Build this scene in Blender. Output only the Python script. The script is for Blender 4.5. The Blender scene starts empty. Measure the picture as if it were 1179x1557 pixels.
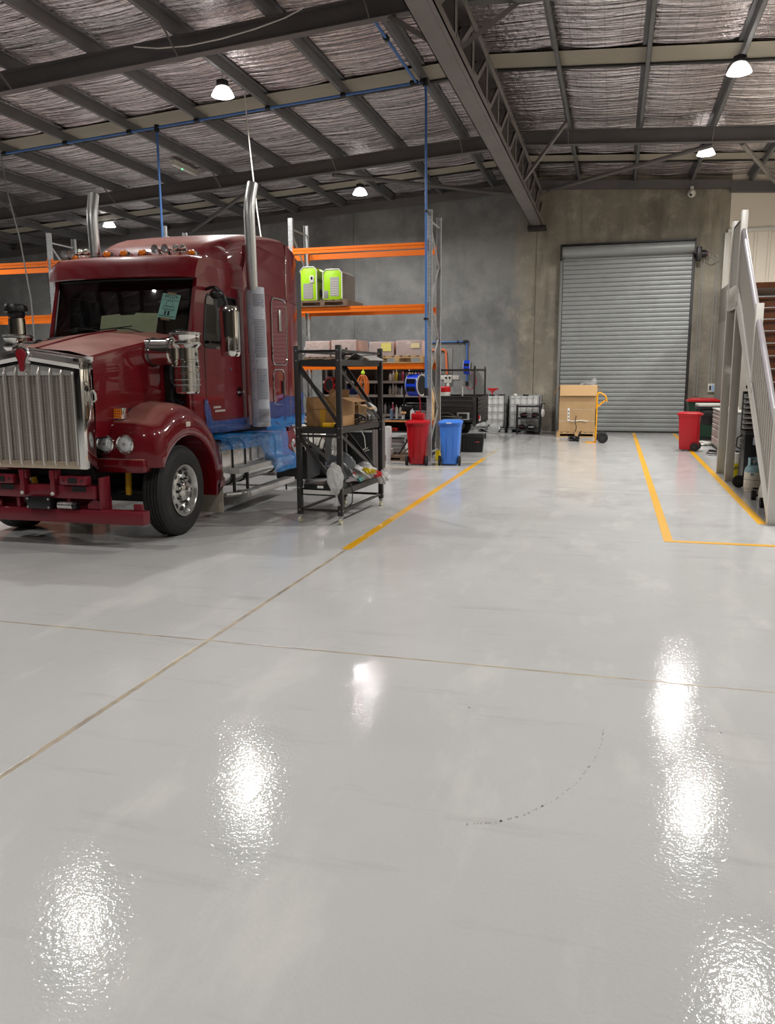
EXPO, POWER, LENS = 0.0, 275, 40
import bpy, bmesh, math, random
from mathutils import Vector, Matrix
import mathutils.noise as mnoise
rnd = random.Random(7)
SC = bpy.context.scene
COL = SC.collection
PI = math.pi

# ------------------------------------------------------------------ helpers
def lin(r, g, b):
    f = lambda c: ((c/255)/12.92 if c/255 <= .04045 else ((c/255+.055)/1.055)**2.4)
    return (f(r), f(g), f(b), 1)

class MB:
    """collects shapes, builds ONE mesh object"""
    def __init__(s): s.bm = bmesh.new(); s.mi = 0
    def _add(s, vs, fs):
        v = [s.bm.verts.new(p) for p in vs]
        for f in fs:
            try: s.bm.faces.new([v[i] for i in f]).material_index = s.mi
            except ValueError: pass
        return v
    def use(s, i): s.mi = i; return s
    def box(s, x0, x1, y0, y1, z0, z1, bev=0.0, M=None, seg=2):
        b = bmesh.new()
        bmesh.ops.create_cube(b, size=1)
        for v in b.verts:
            v.co = Vector(((x0+x1)/2+v.co.x*(x1-x0), (y0+y1)/2+v.co.y*(y1-y0), (z0+z1)/2+v.co.z*(z1-z0)))
        if bev > 0:
            bmesh.ops.bevel(b, geom=b.edges[:], offset=bev, segments=seg, affect='EDGES', profile=.5)
        if M is not None: b.transform(M)
        s._merge(b); return s
    def _merge(s, b):
        b.verts.index_update()
        vs = [v.co.copy() for v in b.verts]
        s._add(vs, [[v.index for v in f.verts] for f in b.faces]); b.free()
    def bar(s, p0, p1, w, h=None, up=(0, 0, 1)):
        """rectangular bar from p0 to p1, w across, h along up"""
        h = h or w
        p0, p1 = Vector(p0), Vector(p1); d = (p1-p0).normalized(); u = Vector(up)
        if abs(d.dot(u)) > .97: u = Vector((0, 1, 0)) if abs(d.y) < .9 else Vector((1, 0, 0))
        r = d.cross(u).normalized(); u = r.cross(d).normalized()
        vs = []
        for p in (p0, p1):
            for a, b in ((-1, -1), (1, -1), (1, 1), (-1, 1)): vs.append(p+r*(a*w/2)+u*(b*h/2))
        s._add(vs, [(3, 2, 1, 0), (4, 5, 6, 7), (0, 1, 5, 4), (1, 2, 6, 5), (2, 3, 7, 6), (3, 0, 4, 7)]); return s
    def cyl(s, p0, p1, r0, r1=None, n=20, cap=True):
        r1 = r0 if r1 is None else r1
        return s.rings([(Vector(p0), r0), (Vector(p1), r1)], n, cap)
    def rings(s, pr, n=20, cap=True):
        """straight axis rings [(point, radius)...]"""
        a = (pr[-1][0]-pr[0][0])
        a = a.normalized() if a.length > 1e-9 else Vector((0, 0, 1))
        t = Vector((0, 0, 1)) if abs(a.z) < .9 else Vector((1, 0, 0))
        e1 = a.cross(t).normalized(); e2 = a.cross(e1)
        vs = []; fs = []
        for p, r in pr:
            for i in range(n):
                an = 2*PI*i/n; vs.append(Vector(p)+(e1*math.cos(an)+e2*math.sin(an))*r)
        m = len(pr)
        for k in range(m-1):
            for i in range(n):
                j = (i+1) % n; fs.append((k*n+i, k*n+j, (k+1)*n+j, (k+1)*n+i))
        if cap: fs.append(tuple(range(n))[::-1]); fs.append(tuple((m-1)*n+i for i in range(n)))
        s._add(vs, fs); return s
    def lathe(s, prof, origin=(0, 0, 0), axis=(0, 0, 1), n=32, cap=False):
        o = Vector(origin); a = Vector(axis).normalized()
        return s.rings2([(o+a*z, r) for r, z in prof], a, n, cap)
    def rings2(s, pr, a, n, cap):
        t = Vector((0, 0, 1)) if abs(a.z) < .9 else Vector((1, 0, 0))
        e1 = a.cross(t).normalized(); e2 = a.cross(e1); vs = []; fs = []
        for p, r in pr:
            for i in range(n):
                an = 2*PI*i/n; vs.append(p+(e1*math.cos(an)+e2*math.sin(an))*r)
        for k in range(len(pr)-1):
            for i in range(n):
                j = (i+1) % n; fs.append((k*n+i, k*n+j, (k+1)*n+j, (k+1)*n+i))
        if cap: fs.append(tuple(range(n))[::-1]); fs.append(tuple((len(pr)-1)*n+i for i in range(n)))
        s._add(vs, fs); return s
    def tube(s, pts, r, n=8, closed=False, rs=None):
        P = [Vector(p) for p in pts]; m = len(P); vs = []; fs = []
        e1 = None
        for k in range(m):
            if closed: d = (P[(k+1) % m]-P[k-1])
            else: d = P[min(k+1, m-1)]-P[max(k-1, 0)]
            d = d.normalized() if d.length > 1e-9 else Vector((0, 0, 1))
            if e1 is None:
                t = Vector((0, 0, 1)) if abs(d.z) < .9 else Vector((1, 0, 0))
                e1 = d.cross(t).normalized()
            else:
                e1 = (e1-d*e1.dot(d))
                e1 = e1.normalized() if e1.length > 1e-6 else d.orthogonal().normalized()
            e2 = d.cross(e1); rr = rs[k] if rs else r
            for i in range(n):
                an = 2*PI*i/n; vs.append(P[k]+(e1*math.cos(an)+e2*math.sin(an))*rr)
        for k in range(m if closed else m-1):
            k2 = (k+1) % m
            for i in range(n):
                j = (i+1) % n; fs.append((k*n+i, k*n+j, k2*n+j, k2*n+i))
        if not closed: fs.append(tuple(range(n))[::-1]); fs.append(tuple((m-1)*n+i for i in range(n)))
        s._add(vs, fs); return s
    def prism(s, poly, axis, a0, a1, bev=0):
        """axis x: poly=(y,z); y: (x,z); z: (x,y)"""
        def mk(p, a): return {'x': (a, p[0], p[1]), 'y': (p[0], a, p[1]), 'z': (p[0], p[1], a)}[axis]
        n = len(poly); b = bmesh.new()
        v0 = [b.verts.new(mk(p, a0)) for p in poly]; v1 = [b.verts.new(mk(p, a1)) for p in poly]
        b.faces.new(v0[::-1]); b.faces.new(v1)
        for i in range(n): b.faces.new((v0[i], v0[(i+1) % n], v1[(i+1) % n], v1[i]))
        bmesh.ops.recalc_face_normals(b, faces=b.faces[:])
        if bev: bmesh.ops.bevel(b, geom=b.edges[:], offset=bev, segments=2, affect='EDGES', profile=.5)
        s._merge(b); return s
    def loft(s, secs, closed=False, cap=False):
        n = len(secs[0]); vs = [Vector(p) for q in secs for p in q]; fs = []
        for k in range(len(secs)-1):
            for i in range(n if closed else n-1):
                j = (i+1) % n; fs.append((k*n+i, k*n+j, (k+1)*n+j, (k+1)*n+i))
        if cap:
            fs.append(tuple(range(n))[::-1]); fs.append(tuple((len(secs)-1)*n+i for i in range(n)))
        s._add(vs, fs); return s
    def grid(s, nx, ny, fn):
        return s.loft([[fn(i/nx, j/ny) for i in range(nx+1)] for j in range(ny+1)])
    def ball(s, c, r, n=12, sc=(1, 1, 1), noise=0, seed=0):
        b = bmesh.new(); bmesh.ops.create_icosphere(b, subdivisions=2 if n <= 12 else 3, radius=1)
        rr = random.Random(seed)
        for v in b.verts:
            k = 1+(rr.uniform(-noise, noise) if noise else 0)
            v.co = Vector(c)+Vector((v.co.x*r*sc[0]*k, v.co.y*r*sc[1]*k, v.co.z*r*sc[2]*k))
        s._merge(b); return s
    def xform(s, M): s.bm.transform(M); return s
    def build(s, name, mat, parent=None, ang=35, loc=None, rotz=0, recalc=True):
        if recalc: bmesh.ops.recalc_face_normals(s.bm, faces=s.bm.faces[:])
        me = bpy.data.meshes.new(name); s.bm.to_mesh(me); s.bm.free()
        for q in (mat if isinstance(mat, (list, tuple)) else [mat]):
            if q is not None: me.materials.append(q)
        for p in me.polygons: p.use_smooth = True
        try: me.set_sharp_from_angle(angle=math.radians(ang))
        except Exception: pass
        o = bpy.data.objects.new(name, me); COL.objects.link(o)
        if parent is not None: o.parent = parent
        if loc is not None: o.location = loc
        if rotz: o.rotation_euler = (0, 0, rotz)
        return o

def tag(o, label=None, cat=None, group=None, kind=None):
    if label: o['label'] = label
    if cat: o['category'] = cat
    if group: o['group'] = group
    if kind: o['kind'] = kind
    return o
def thing(name, label, cat, loc=(0, 0, 0), rotz=0, group=None, kind=None):
    o = bpy.data.objects.new(name, None); COL.objects.link(o)
    o.empty_display_size = .1
    o.location = loc; o.rotation_euler = (0, 0, rotz)
    return tag(o, label, cat, group, kind)
def struct(name, mb, mat, label, cat, **k):
    return tag(mb.build(name, mat, **k), label, cat, kind='structure')
def copy_tree(o, parent=None):
    c = o.copy(); COL.objects.link(c)
    if parent is not None: c.parent = parent
    for ch in list(o.children): copy_tree(ch, c)
    return c
def rot(axis, ang, about):
    a = Vector(about); return Matrix.Translation(a) @ Matrix.Rotation(ang, 4, axis) @ Matrix.Translation(-a)
def fillet(pts, r, n=5):
    """round the corners of a poly-line"""
    P = [Vector(p) for p in pts]; out = [P[0]]
    for k in range(1, len(P)-1):
        a, b, c = P[k-1], P[k], P[k+1]
        q = min(r, (a-b).length*.49, (c-b).length*.49)
        p0 = b+(a-b).normalized()*q; p1 = b+(c-b).normalized()*q
        for i in range(n+1):
            t = i/n; out.append(p0*(1-t)**2+b*2*t*(1-t)+p1*t*t)
    out.append(P[-1]); return out
def rrect(x0, x1, y0, y1, r, n=5):
    o = []
    for cx, cy, a in ((x1-r, y1-r, 0), (x0+r, y1-r, 90), (x0+r, y0+r, 180), (x1-r, y0+r, 270)):
        for i in range(n+1):
            t = math.radians(a+90*i/n); o.append((cx+r*math.cos(t), cy+r*math.sin(t)))
    return o

# ------------------------------------------------------------------ materials
MATS = {}
def mat(name, col, rough=.5, metal=0.0, spec=.5, coat=0.0, bump=0.0, bscale=40, var=0.0, vscale=6, alpha=1.0, trans=0.0, emis=None, estr=0, rvar=0.0):
    if name in MATS: return MATS[name]
    m = bpy.data.materials.new(name); m.use_nodes = True; nt = m.node_tree; N = nt.nodes; L = nt.links
    p = N['Principled BSDF']; c = tuple(col[:3])+(1,)
    p.inputs['Base Color'].default_value = c; p.inputs['Roughness'].default_value = rough
    p.inputs['Metallic'].default_value = metal; p.inputs['Specular IOR Level'].default_value = spec
    p.inputs['Coat Weight'].default_value = coat; p.inputs['Coat Roughness'].default_value = .04
    p.inputs['Alpha'].default_value = alpha; p.inputs['Transmission Weight'].default_value = trans
    if emis: p.inputs['Emission Color'].default_value = tuple(emis[:3])+(1,); p.inputs['Emission Strength'].default_value = estr
    if var or bump or rvar:
        tc = N.new('ShaderNodeTexCoord')
    if var:
        n = N.new('ShaderNodeTexNoise'); n.inputs['Scale'].default_value = vscale; n.inputs['Detail'].default_value = 5
        L.new(tc.outputs['Object'], n.inputs['Vector'])
        r = N.new('ShaderNodeMapRange'); r.inputs[1].default_value = .3; r.inputs[2].default_value = .7
        r.inputs[3].default_value = 1-var; r.inputs[4].default_value = 1+var
        L.new(n.outputs['Fac'], r.inputs[0])
        mx = N.new('ShaderNodeMix'); mx.data_type = 'RGBA'; mx.blend_type = 'MULTIPLY'; mx.inputs[0].default_value = 1
        mx.inputs[6].default_value = c; L.new(r.outputs[0], mx.inputs[7]); L.new(mx.outputs[2], p.inputs['Base Color'])
    if rvar:
        n = N.new('ShaderNodeTexNoise'); n.inputs['Scale'].default_value = vscale*1.7; n.inputs['Detail'].default_value = 4
        L.new(tc.outputs['Object'], n.inputs['Vector'])
        r = N.new('ShaderNodeMapRange'); r.inputs[1].default_value = .3; r.inputs[2].default_value = .7
        r.inputs[3].default_value = max(0, rough-rvar); r.inputs[4].default_value = rough+rvar
        L.new(n.outputs['Fac'], r.inputs[0]); L.new(r.outputs[0], p.inputs['Roughness'])
    if bump:
        n = N.new('ShaderNodeTexNoise'); n.inputs['Scale'].default_value = bscale; n.inputs['Detail'].default_value = 3
        L.new(tc.outputs['Object'], n.inputs['Vector'])
        b = N.new('ShaderNodeBump'); b.inputs['Strength'].default_value = bump; b.inputs['Distance'].default_value = .02
        L.new(n.outputs['Fac'], b.inputs['Height']); L.new(b.outputs[0], p.inputs['Normal'])
    MATS[name] = m; return m

def math_node(nt, op, a, b=None):
    n = nt.nodes.new('ShaderNodeMath'); n.operation = op
    for i, v in enumerate((a, b)):
        if v is None: continue
        if isinstance(v, (int, float)): n.inputs[i].default_value = v
        else: nt.links.new(v, n.inputs[i])
    return n.outputs[0]
def mixc(nt, fac, a, b):
    n = nt.nodes.new('ShaderNodeMix'); n.data_type = 'RGBA'
    if isinstance(fac, (int, float)): n.inputs[0].default_value = fac
    else: nt.links.new(fac, n.inputs[0])
    for i, v in ((6, a), (7, b)):
        if isinstance(v, tuple): n.inputs[i].default_value = v
        else: nt.links.new(v, n.inputs[i])
    return n.outputs[2]
def noise(nt, vec, scale, detail=4, rough=.55):
    n = nt.nodes.new('ShaderNodeTexNoise'); n.inputs['Scale'].default_value = scale
    n.inputs['Detail'].default_value = detail; n.inputs['Roughness'].default_value = rough
    nt.links.new(vec, n.inputs['Vector']); return n.outputs['Fac']
def ramp(nt, fac, lo, hi, a=0., b=1.):
    r = nt.nodes.new('ShaderNodeMapRange'); nt.links.new(fac, r.inputs[0])
    for i, v in ((1, lo), (2, hi), (3, a), (4, b)): r.inputs[i].default_value = v
    return r.outputs[0]
def scaled(nt, vec, sx, sy, sz):
    m = nt.nodes.new('ShaderNodeMapping'); nt.links.new(vec, m.inputs['Vector']); m.inputs['Scale'].default_value = (sx, sy, sz)
    return m.outputs[0]
def newmat(name):
    m = bpy.data.materials.new(name); m.use_nodes = True; nt = m.node_tree
    p = nt.nodes['Principled BSDF']; tc = nt.nodes.new('ShaderNodeTexCoord')
    return m, nt, p, tc.outputs['Object']

def floor_mat():
    m, nt, p, V = newmat('grey_epoxy_floor'); L = nt.links
    sx = nt.nodes.new('ShaderNodeSeparateXYZ'); L.new(V, sx.inputs[0]); X, Y = sx.outputs[0], sx.outputs[1]
    n1 = noise(nt, V, .55, 5); n2 = noise(nt, scaled(nt, V, 1, .35, 1), 2.2, 6, .6)
    c = mixc(nt, ramp(nt, n1, .35, .65), lin(190, 190, 188), lin(197, 197, 196))
    c = mixc(nt, ramp(nt, n2, .54, .72, 0, .55), c, lin(218, 216, 208))
    n5 = noise(nt, scaled(nt, V, .9, .6, 1), .9, 7, .7)
    c = mixc(nt, math_node(nt, 'MULTIPLY', ramp(nt, n5, .52, .66, 0, .5), ramp(nt, Y, 5, 11, .12, 1)), c, lin(158, 157, 155))
    # tyre scuffs
    n3 = noise(nt, scaled(nt, V, .5, 3.2, 1), 1.6, 6, .65)
    c = mixc(nt, ramp(nt, n3, .58, .74, 0, .22), c, lin(126, 124, 121))
    # specks
    vo = nt.nodes.new('ShaderNodeTexVoronoi'); vo.inputs['Scale'].default_value = 2.2; L.new(V, vo.inputs['Vector'])
    c = mixc(nt, ramp(nt, vo.outputs['Distance'], .012, .02, .8, 0), c, lin(95, 85, 78))
    # saw-cut joints, ragged beige filler
    jn = noise(nt, V, 9, 4, .7); jo = ramp(nt, jn, .2, .8, -.008, .008)
    jw = noise(nt, V, 3, 3); 
    d = math_node(nt, 'ABSOLUTE', math_node(nt, 'ADD', math_node(nt, 'ADD', X, 2.695), jo))
    fx = ramp(nt, d, .013, .022, 1, 0)
    fx = math_node(nt, 'MULTIPLY', fx, ramp(nt, Y, 8.4, 9.2, 1, .25))
    fy = None
    for yj in (-3.3, 4.875, 12.99, 21.1):
        e = math_node(nt, 'ABSOLUTE', math_node(nt, 'ADD', math_node(nt, 'ADD', Y, -yj), jo))
        f = ramp(nt, e, .0065, .013, 1 if yj < 10 else 0, 0)
        fy = f if fy is None else math_node(nt, 'MAXIMUM', fy, f)
    f = math_node(nt, 'MAXIMUM', fx, fy)
    jc = mixc(nt, ramp(nt, jw, .4, .6), lin(182, 164, 130), lin(138, 123, 104))
    c = mixc(nt, math_node(nt, 'MULTIPLY', f, .85), c, jc)
    fw = None
    for yj in (12.99, 21.1):
        e = math_node(nt, 'ABSOLUTE', math_node(nt, 'ADD', math_node(nt, 'ADD', Y, -yj), jo))
        q = ramp(nt, e, .012, .024, 1, 0); fw = q if fw is None else math_node(nt, 'MAXIMUM', fw, q)
    fw = math_node(nt, 'MULTIPLY', fw, ramp(nt, X, -1.5, .3, .12, .75))   # these joints are filled with pale sealant
    c = mixc(nt, fw, c, lin(226, 223, 214))
    L.new(c, p.inputs['Base Color'])
    rn = noise(nt, V, 1.1, 5)
    L.new(math_node(nt, 'ADD', ramp(nt, rn, .3, .7, .03, .075), math_node(nt, 'MULTIPLY', f, .3)), p.inputs['Roughness'])
    p.inputs['Specular IOR Level'].default_value = .17
    b1 = noise(nt, V, 9, 2); b2 = noise(nt, V, 48, 2.5)
    h = math_node(nt, 'ADD', math_node(nt, 'MULTIPLY', b1, .22), math_node(nt, 'MULTIPLY', b2, .75))
    h = math_node(nt, 'SUBTRACT', h, math_node(nt, 'MULTIPLY', f, .8))
    b = nt.nodes.new('ShaderNodeBump'); b.inputs['Strength'].default_value = .24; b.inputs['Distance'].default_value = .006
    L.new(h, b.inputs['Height']); L.new(b.outputs[0], p.inputs['Normal'])
    return m
def concrete_mat():
    m, nt, p, V = newmat('tilt_up_concrete'); L = nt.links
    sx = nt.nodes.new('ShaderNodeSeparateXYZ'); L.new(V, sx.inputs[0]); X = sx.outputs[0]
    n1 = noise(nt, V, .45, 6, .6); n2 = noise(nt, V, 1.9, 6, .65); n3 = noise(nt, scaled(nt, V, 2.2, 1, .35), 1.3, 5, .6)
    a = mixc(nt, ramp(nt, n1, .35, .65), lin(100, 101, 101), lin(138, 139, 137))       # grey panel
    a = mixc(nt, ramp(nt, n2, .44, .72, 0, .35), a, lin(168, 167, 163))
    a = mixc(nt, ramp(nt, n3, .52, .74, 0, .22), a, lin(86, 86, 86))
    w = mixc(nt, ramp(nt, n1, .35, .65), lin(112, 106, 94), lin(150, 143, 128))       # warmer stained panel
    w = mixc(nt, ramp(nt, n2, .50, .70, 0, .45), w, lin(184, 176, 158))
    w = mixc(nt, ramp(nt, n3, .50, .70, 0, .5), w, lin(80, 72, 61))
    side = ramp(nt, math_node(nt, 'ADD', X, math_node(nt, 'MULTIPLY', math_node(nt, 'SUBTRACT', n2, .5), 1.4)), -3.35, -2.75, 0, 1)
    c = mixc(nt, side, a, w)
    vo = nt.nodes.new('ShaderNodeTexVoronoi'); vo.inputs['Scale'].default_value = 2.6; L.new(V, vo.inputs['Vector'])
    c = mixc(nt, ramp(nt, vo.outputs['Distance'], .03, .07, .4, 0), c, lin(86, 84, 80))
    L.new(c, p.inputs['Base Color']); p.inputs['Roughness'].default_value = .75
    b = nt.nodes.new('ShaderNodeBump'); b.inputs['Strength'].default_value = .25; b.inputs['Distance'].default_value = .01
    L.new(noise(nt, V, 14, 6, .7), b.inputs['Height']); L.new(b.outputs[0], p.inputs['Normal'])
    return m
def foil_mat():
    m, nt, p, V = newmat('silver_foil_insulation'); L = nt.links
    sx = nt.nodes.new('ShaderNodeSeparateXYZ'); L.new(V, sx.inputs[0]); X, Y = sx.outputs[0], sx.outputs[1]
    n1 = noise(nt, V, .8, 4)
    c = mixc(nt, ramp(nt, n1, .35, .65), lin(196, 186, 186), lin(222, 214, 214))
    # wire mesh over the foil
    def lines(s, per, w):
        f = math_node(nt, 'FRACT', math_node(nt, 'DIVIDE', math_node(nt, 'ADD', s, 100), per))
        return ramp(nt, math_node(nt, 'ABSOLUTE', math_node(nt, 'SUBTRACT', f, .5)), .5-w, .5, 0, 1)
    g = math_node(nt, 'MAXIMUM', lines(X, .30, .035), lines(Y, .15, .04))
    c = mixc(nt, math_node(nt, 'MULTIPLY', g, .5), c, lin(96, 90, 88))
    L.new(c, p.inputs['Base Color']); p.inputs['Metallic'].default_value = 1; p.inputs['Roughness'].default_value = .2
    w = noise(nt, scaled(nt, V, .5, 7.0, 1), 1.15, 4, .55)
    w2 = noise(nt, V, 7, 4, .6)
    h = math_node(nt, 'ADD', w, math_node(nt, 'MULTIPLY', w2, .22))
    b = nt.nodes.new('ShaderNodeBump'); b.inputs['Strength'].default_value = 1; b.inputs['Distance'].default_value = .16
    L.new(h, b.inputs['Height']); L.new(b.outputs[0], p.inputs['Normal'])
    return m
def glass_mat(name, tint, refl=1.0):
    m = bpy.data.materials.new(name); m.use_nodes = True; nt = m.node_tree; N = nt.nodes
    N.remove(N['Principled BSDF']); out = N['Material Output']
    t = N.new('ShaderNodeBsdfTransparent'); t.inputs[0].default_value = tint
    g = N.new('ShaderNodeBsdfGlossy'); g.inputs['Roughness'].default_value = .02
    fr = N.new('ShaderNodeFresnel'); fr.inputs[0].default_value = 1.5
    mx = N.new('ShaderNodeMixShader'); nt.links.new(math_node(nt, 'MULTIPLY', fr.outputs[0], refl), mx.inputs[0])
    nt.links.new(t.outputs[0], mx.inputs[1]); nt.links.new(g.outputs[0], mx.inputs[2]); nt.links.new(mx.outputs[0], out.inputs[0])
    return m
def film_mat(name, col, opac, rough=.12, bscale=9, bs=.8):
    """thin crinkled plastic film"""
    m = bpy.data.materials.new(name); m.use_nodes = True; nt = m.node_tree; N = nt.nodes; p = N['Principled BSDF']
    p.inputs['Base Color'].default_value = col; p.inputs['Roughness'].default_value = rough
    p.inputs['Alpha'].default_value = opac; p.inputs['Specular IOR Level'].default_value = .8
    tc = N.new('ShaderNodeTexCoord'); b = N.new('ShaderNodeBump'); b.inputs['Strength'].default_value = bs; b.inputs['Distance'].default_value = .03
    nt.links.new(noise(nt, tc.outputs['Object'], bscale, 6, .7), b.inputs['Height']); nt.links.new(b.outputs[0], p.inputs['Normal'])
    return m

M_floor = floor_mat(); M_conc = concrete_mat(); M_foil = foil_mat()
M_steel = mat('charcoal_painted_steel', lin(92, 89, 88), .5, var=.12, vscale=1.2)
M_purlin = mat('galvanised_purlin', lin(112, 112, 113), .45, .35, var=.1, vscale=2)
M_truss = mat('grey_primer_steel', lin(112, 107, 104), .5, var=.12, vscale=1.5)
M_sky = mat('translucent_roof_sheet', lin(142, 135, 120), .5)
M_white = mat('white_painted_steel', lin(206, 203, 196), .35)
M_whitewall = mat('cream_wall_cladding', lin(222, 213, 198), .45)
M_offwall = mat('pale_grey_plaster', lin(172, 168, 159), .6)
M_yellow = mat('yellow_line_paint', lin(230, 170, 5), .3)
M_fade = mat('worn_yellow_paint', lin(196, 184, 152), .3)
M_shutter = mat('zincalume_shutter', lin(148, 151, 150), .45, .2, var=.06, vscale=3)
M_dark = mat('dark_steel', lin(38, 36, 36), .5)
M_black = mat('black_plastic', lin(20, 20, 21), .4, var=.2, vscale=8)
M_rubber = mat('black_rubber', lin(25, 25, 26), .75, bump=.2, bscale=60)
M_tyre = mat('tyre_rubber', lin(36, 35, 34), .7, bump=.25, bscale=80)
M_red = mat('burgundy_truck_paint', lin(102, 9, 21), .4, coat=1.0, spec=.12)
def dusty(m, base, dust, amt):
    nt = m.node_tree; p = nt.nodes['Principled BSDF']; g = nt.nodes.new('ShaderNodeNewGeometry'); sx = nt.nodes.new('ShaderNodeSeparateXYZ')
    nt.links.new(g.outputs['Normal'], sx.inputs[0]); tc = nt.nodes.new('ShaderNodeTexCoord')
    n = noise(nt, tc.outputs['Object'], 2.2, 5)
    f = math_node(nt, 'MULTIPLY', ramp(nt, sx.outputs[2], .72, .97), ramp(nt, n, .25, .7, .5, 1.0))
    nt.links.new(mixc(nt, math_node(nt, 'MULTIPLY', f, amt), base, dust), p.inputs['Base Color'])
    nt.links.new(math_node(nt, 'SUBTRACT', 1.0, math_node(nt, 'MULTIPLY', f, .75)), p.inputs['Coat Weight'])
dusty(M_red, lin(102, 8, 20), lin(204, 158, 142), .55)   # settled workshop dust on level panels
M_redm = mat('burgundy_frame_paint', lin(112, 22, 36), .42, coat=.2)
M_chrome = mat('chrome', lin(222, 220, 216), .06, 1.0)
M_alu = mat('polished_aluminium', lin(214, 213, 210), .22, .85, rvar=.08)
M_step = mat('dull_aluminium_step', lin(196, 194, 190), .4, .35)
M_brush = mat('brushed_aluminium', lin(190, 190, 188), .32, 1.0, bump=.1, bscale=120)
M_galv = mat('galvanised_steel', lin(172, 174, 174), .42, .45, var=.15, vscale=14)
M_orange = mat('orange_rack_beam', lin(230, 112, 12), .38)
M_glass = glass_mat('tinted_windscreen_glass', (.80, .86, .83, 1), 2.2)
M_lens = mat('clear_headlamp_lens', lin(226, 228, 230), .1, .3, bump=.8, bscale=45)
M_amber = mat('amber_lens', lin(235, 130, 10), .15, coat=.6)
M_bluefilm = film_mat('blue_protective_film', lin(18, 136, 214), .6, .1, 9, 1.0)
M_blueband = film_mat('blue_masking_film', lin(16, 66, 138), .72, .1, 10, 1.0)
M_clearfilm = film_mat('clear_plastic_film', lin(206, 206, 204), .42, .12, 12, 1.0)
M_whitefilm = film_mat('white_plastic_bag_film', lin(228, 228, 226), .88, .25, 14, 1.0)
M_card = mat('corrugated_cardboard', lin(180, 148, 106), .75, var=.07, vscale=5)
M_cardd = mat('old_cardboard', lin(156, 118, 76), .75, var=.1, vscale=5)
M_wood = mat('pallet_timber', lin(186, 152, 106), .75, var=.18, vscale=9)
M_woodd = mat('weathered_pallet_timber', lin(112, 92, 74), .8, var=.2, vscale=9)
M_pinkbox = mat('shrink_wrapped_carton', lin(202, 164, 150), .3, coat=.5, var=.18, vscale=7, bump=.5, bscale=9)
M_pinkside = mat('carton_side', lin(170, 138, 118), .45, coat=.25, var=.12, vscale=7)
M_bin_red = mat('red_bin_plastic', lin(174, 8, 24), .36, bump=.06, bscale=90)
M_bin_blue = mat('blue_bin_plastic', lin(66, 126, 218), .36, bump=.06, bscale=90)
M_bin_green = mat('dark_green_bin_plastic', lin(28, 58, 40), .45)
M_paper = mat('white_paper', lin(232, 230, 224), .6)
M_ibc = mat('translucent_white_tank', lin(214, 214, 210), .35, var=.06, vscale=2)
M_pipeblue = mat('blue_air_pipe', lin(64, 108, 168), .4)
M_reelblue = mat('blue_reel_plastic', lin(14, 62, 200), .3)
M_hosered = mat('red_hose', lin(150, 24, 40), .4)
M_conduit = mat('orange_conduit', lin(214, 112, 70), .45)
M_lime = mat('lime_green_cabinet', lin(158, 208, 24), .38)
M_cream = mat('pale_grey_plastic', lin(200, 198, 190), .45)
M_grey = mat('mid_grey_paint', lin(128, 128, 126), .45)
M_treads = mat('stained_timber_treads', lin(88, 48, 20), .3, var=.25, vscale=10, coat=.3)
M_yel = mat('yellow_trolley_paint', lin(240, 168, 16), .35)
M_torch = mat('yellow_tool_plastic', lin(236, 178, 22), .4)
M_ptrap = mat('red_tool_plastic', lin(196, 24, 28), .35)
M_gasblue = mat('pale_blue_cylinder_paint', lin(132, 164, 172), .45)
M_gaswhite = mat('off_white_cylinder_paint', lin(204, 198, 184), .5, var=.1, vscale=14)
# ------------------------------------------------------------------ camera
CAM_H = 1.85
def setup_camera():
    f = 1214.8; yaw, pit, rol = -0.273948, 0.170813, -0.0057667
    cy, sy = math.cos(yaw), math.sin(yaw); cp, sp = math.cos(pit), math.sin(pit); cr, sr = math.cos(rol), math.sin(rol)
    B = Matrix(((1, 0, 0), (0, 0, -1), (0, 1, 0)))
    Mx = Matrix(((cr, -sr, 0), (sr, cr, 0), (0, 0, 1))) @ Matrix(((1, 0, 0), (0, cp, -sp), (0, sp, cp))) @ B @ Matrix(((cy, -sy, 0), (sy, cy, 0), (0, 0, 1)))
    r, d, fw = Mx[0], Mx[1], Mx[2]
    m = Matrix(((r[0], -d[0], -fw[0], 0), (r[1], -d[1], -fw[1], 0), (r[2], -d[2], -fw[2], CAM_H), (0, 0, 0, 1)))
    c = bpy.data.cameras.new('camera'); o = bpy.data.objects.new('camera', c); COL.objects.link(o)
    o.matrix_world = m; c.sensor_fit = 'VERTICAL'; c.sensor_height = 24; c.sensor_width = 24
    c.lens = f/1557*24; c.clip_end = 200
    SC.camera = o
setup_camera()
vs = SC.view_settings; vs.view_transform = 'Standard'; vs.look = 'None'; vs.gamma = 1; vs.exposure = EXPO
vs.use_curve_mapping = False
w = bpy.data.worlds.new('night_sky'); SC.world = w; w.use_nodes = True
w.node_tree.nodes['Background'].inputs[0].default_value = (.02, .022, .03, 1); w.node_tree.nodes['Background'].inputs[1].default_value = .2

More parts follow.
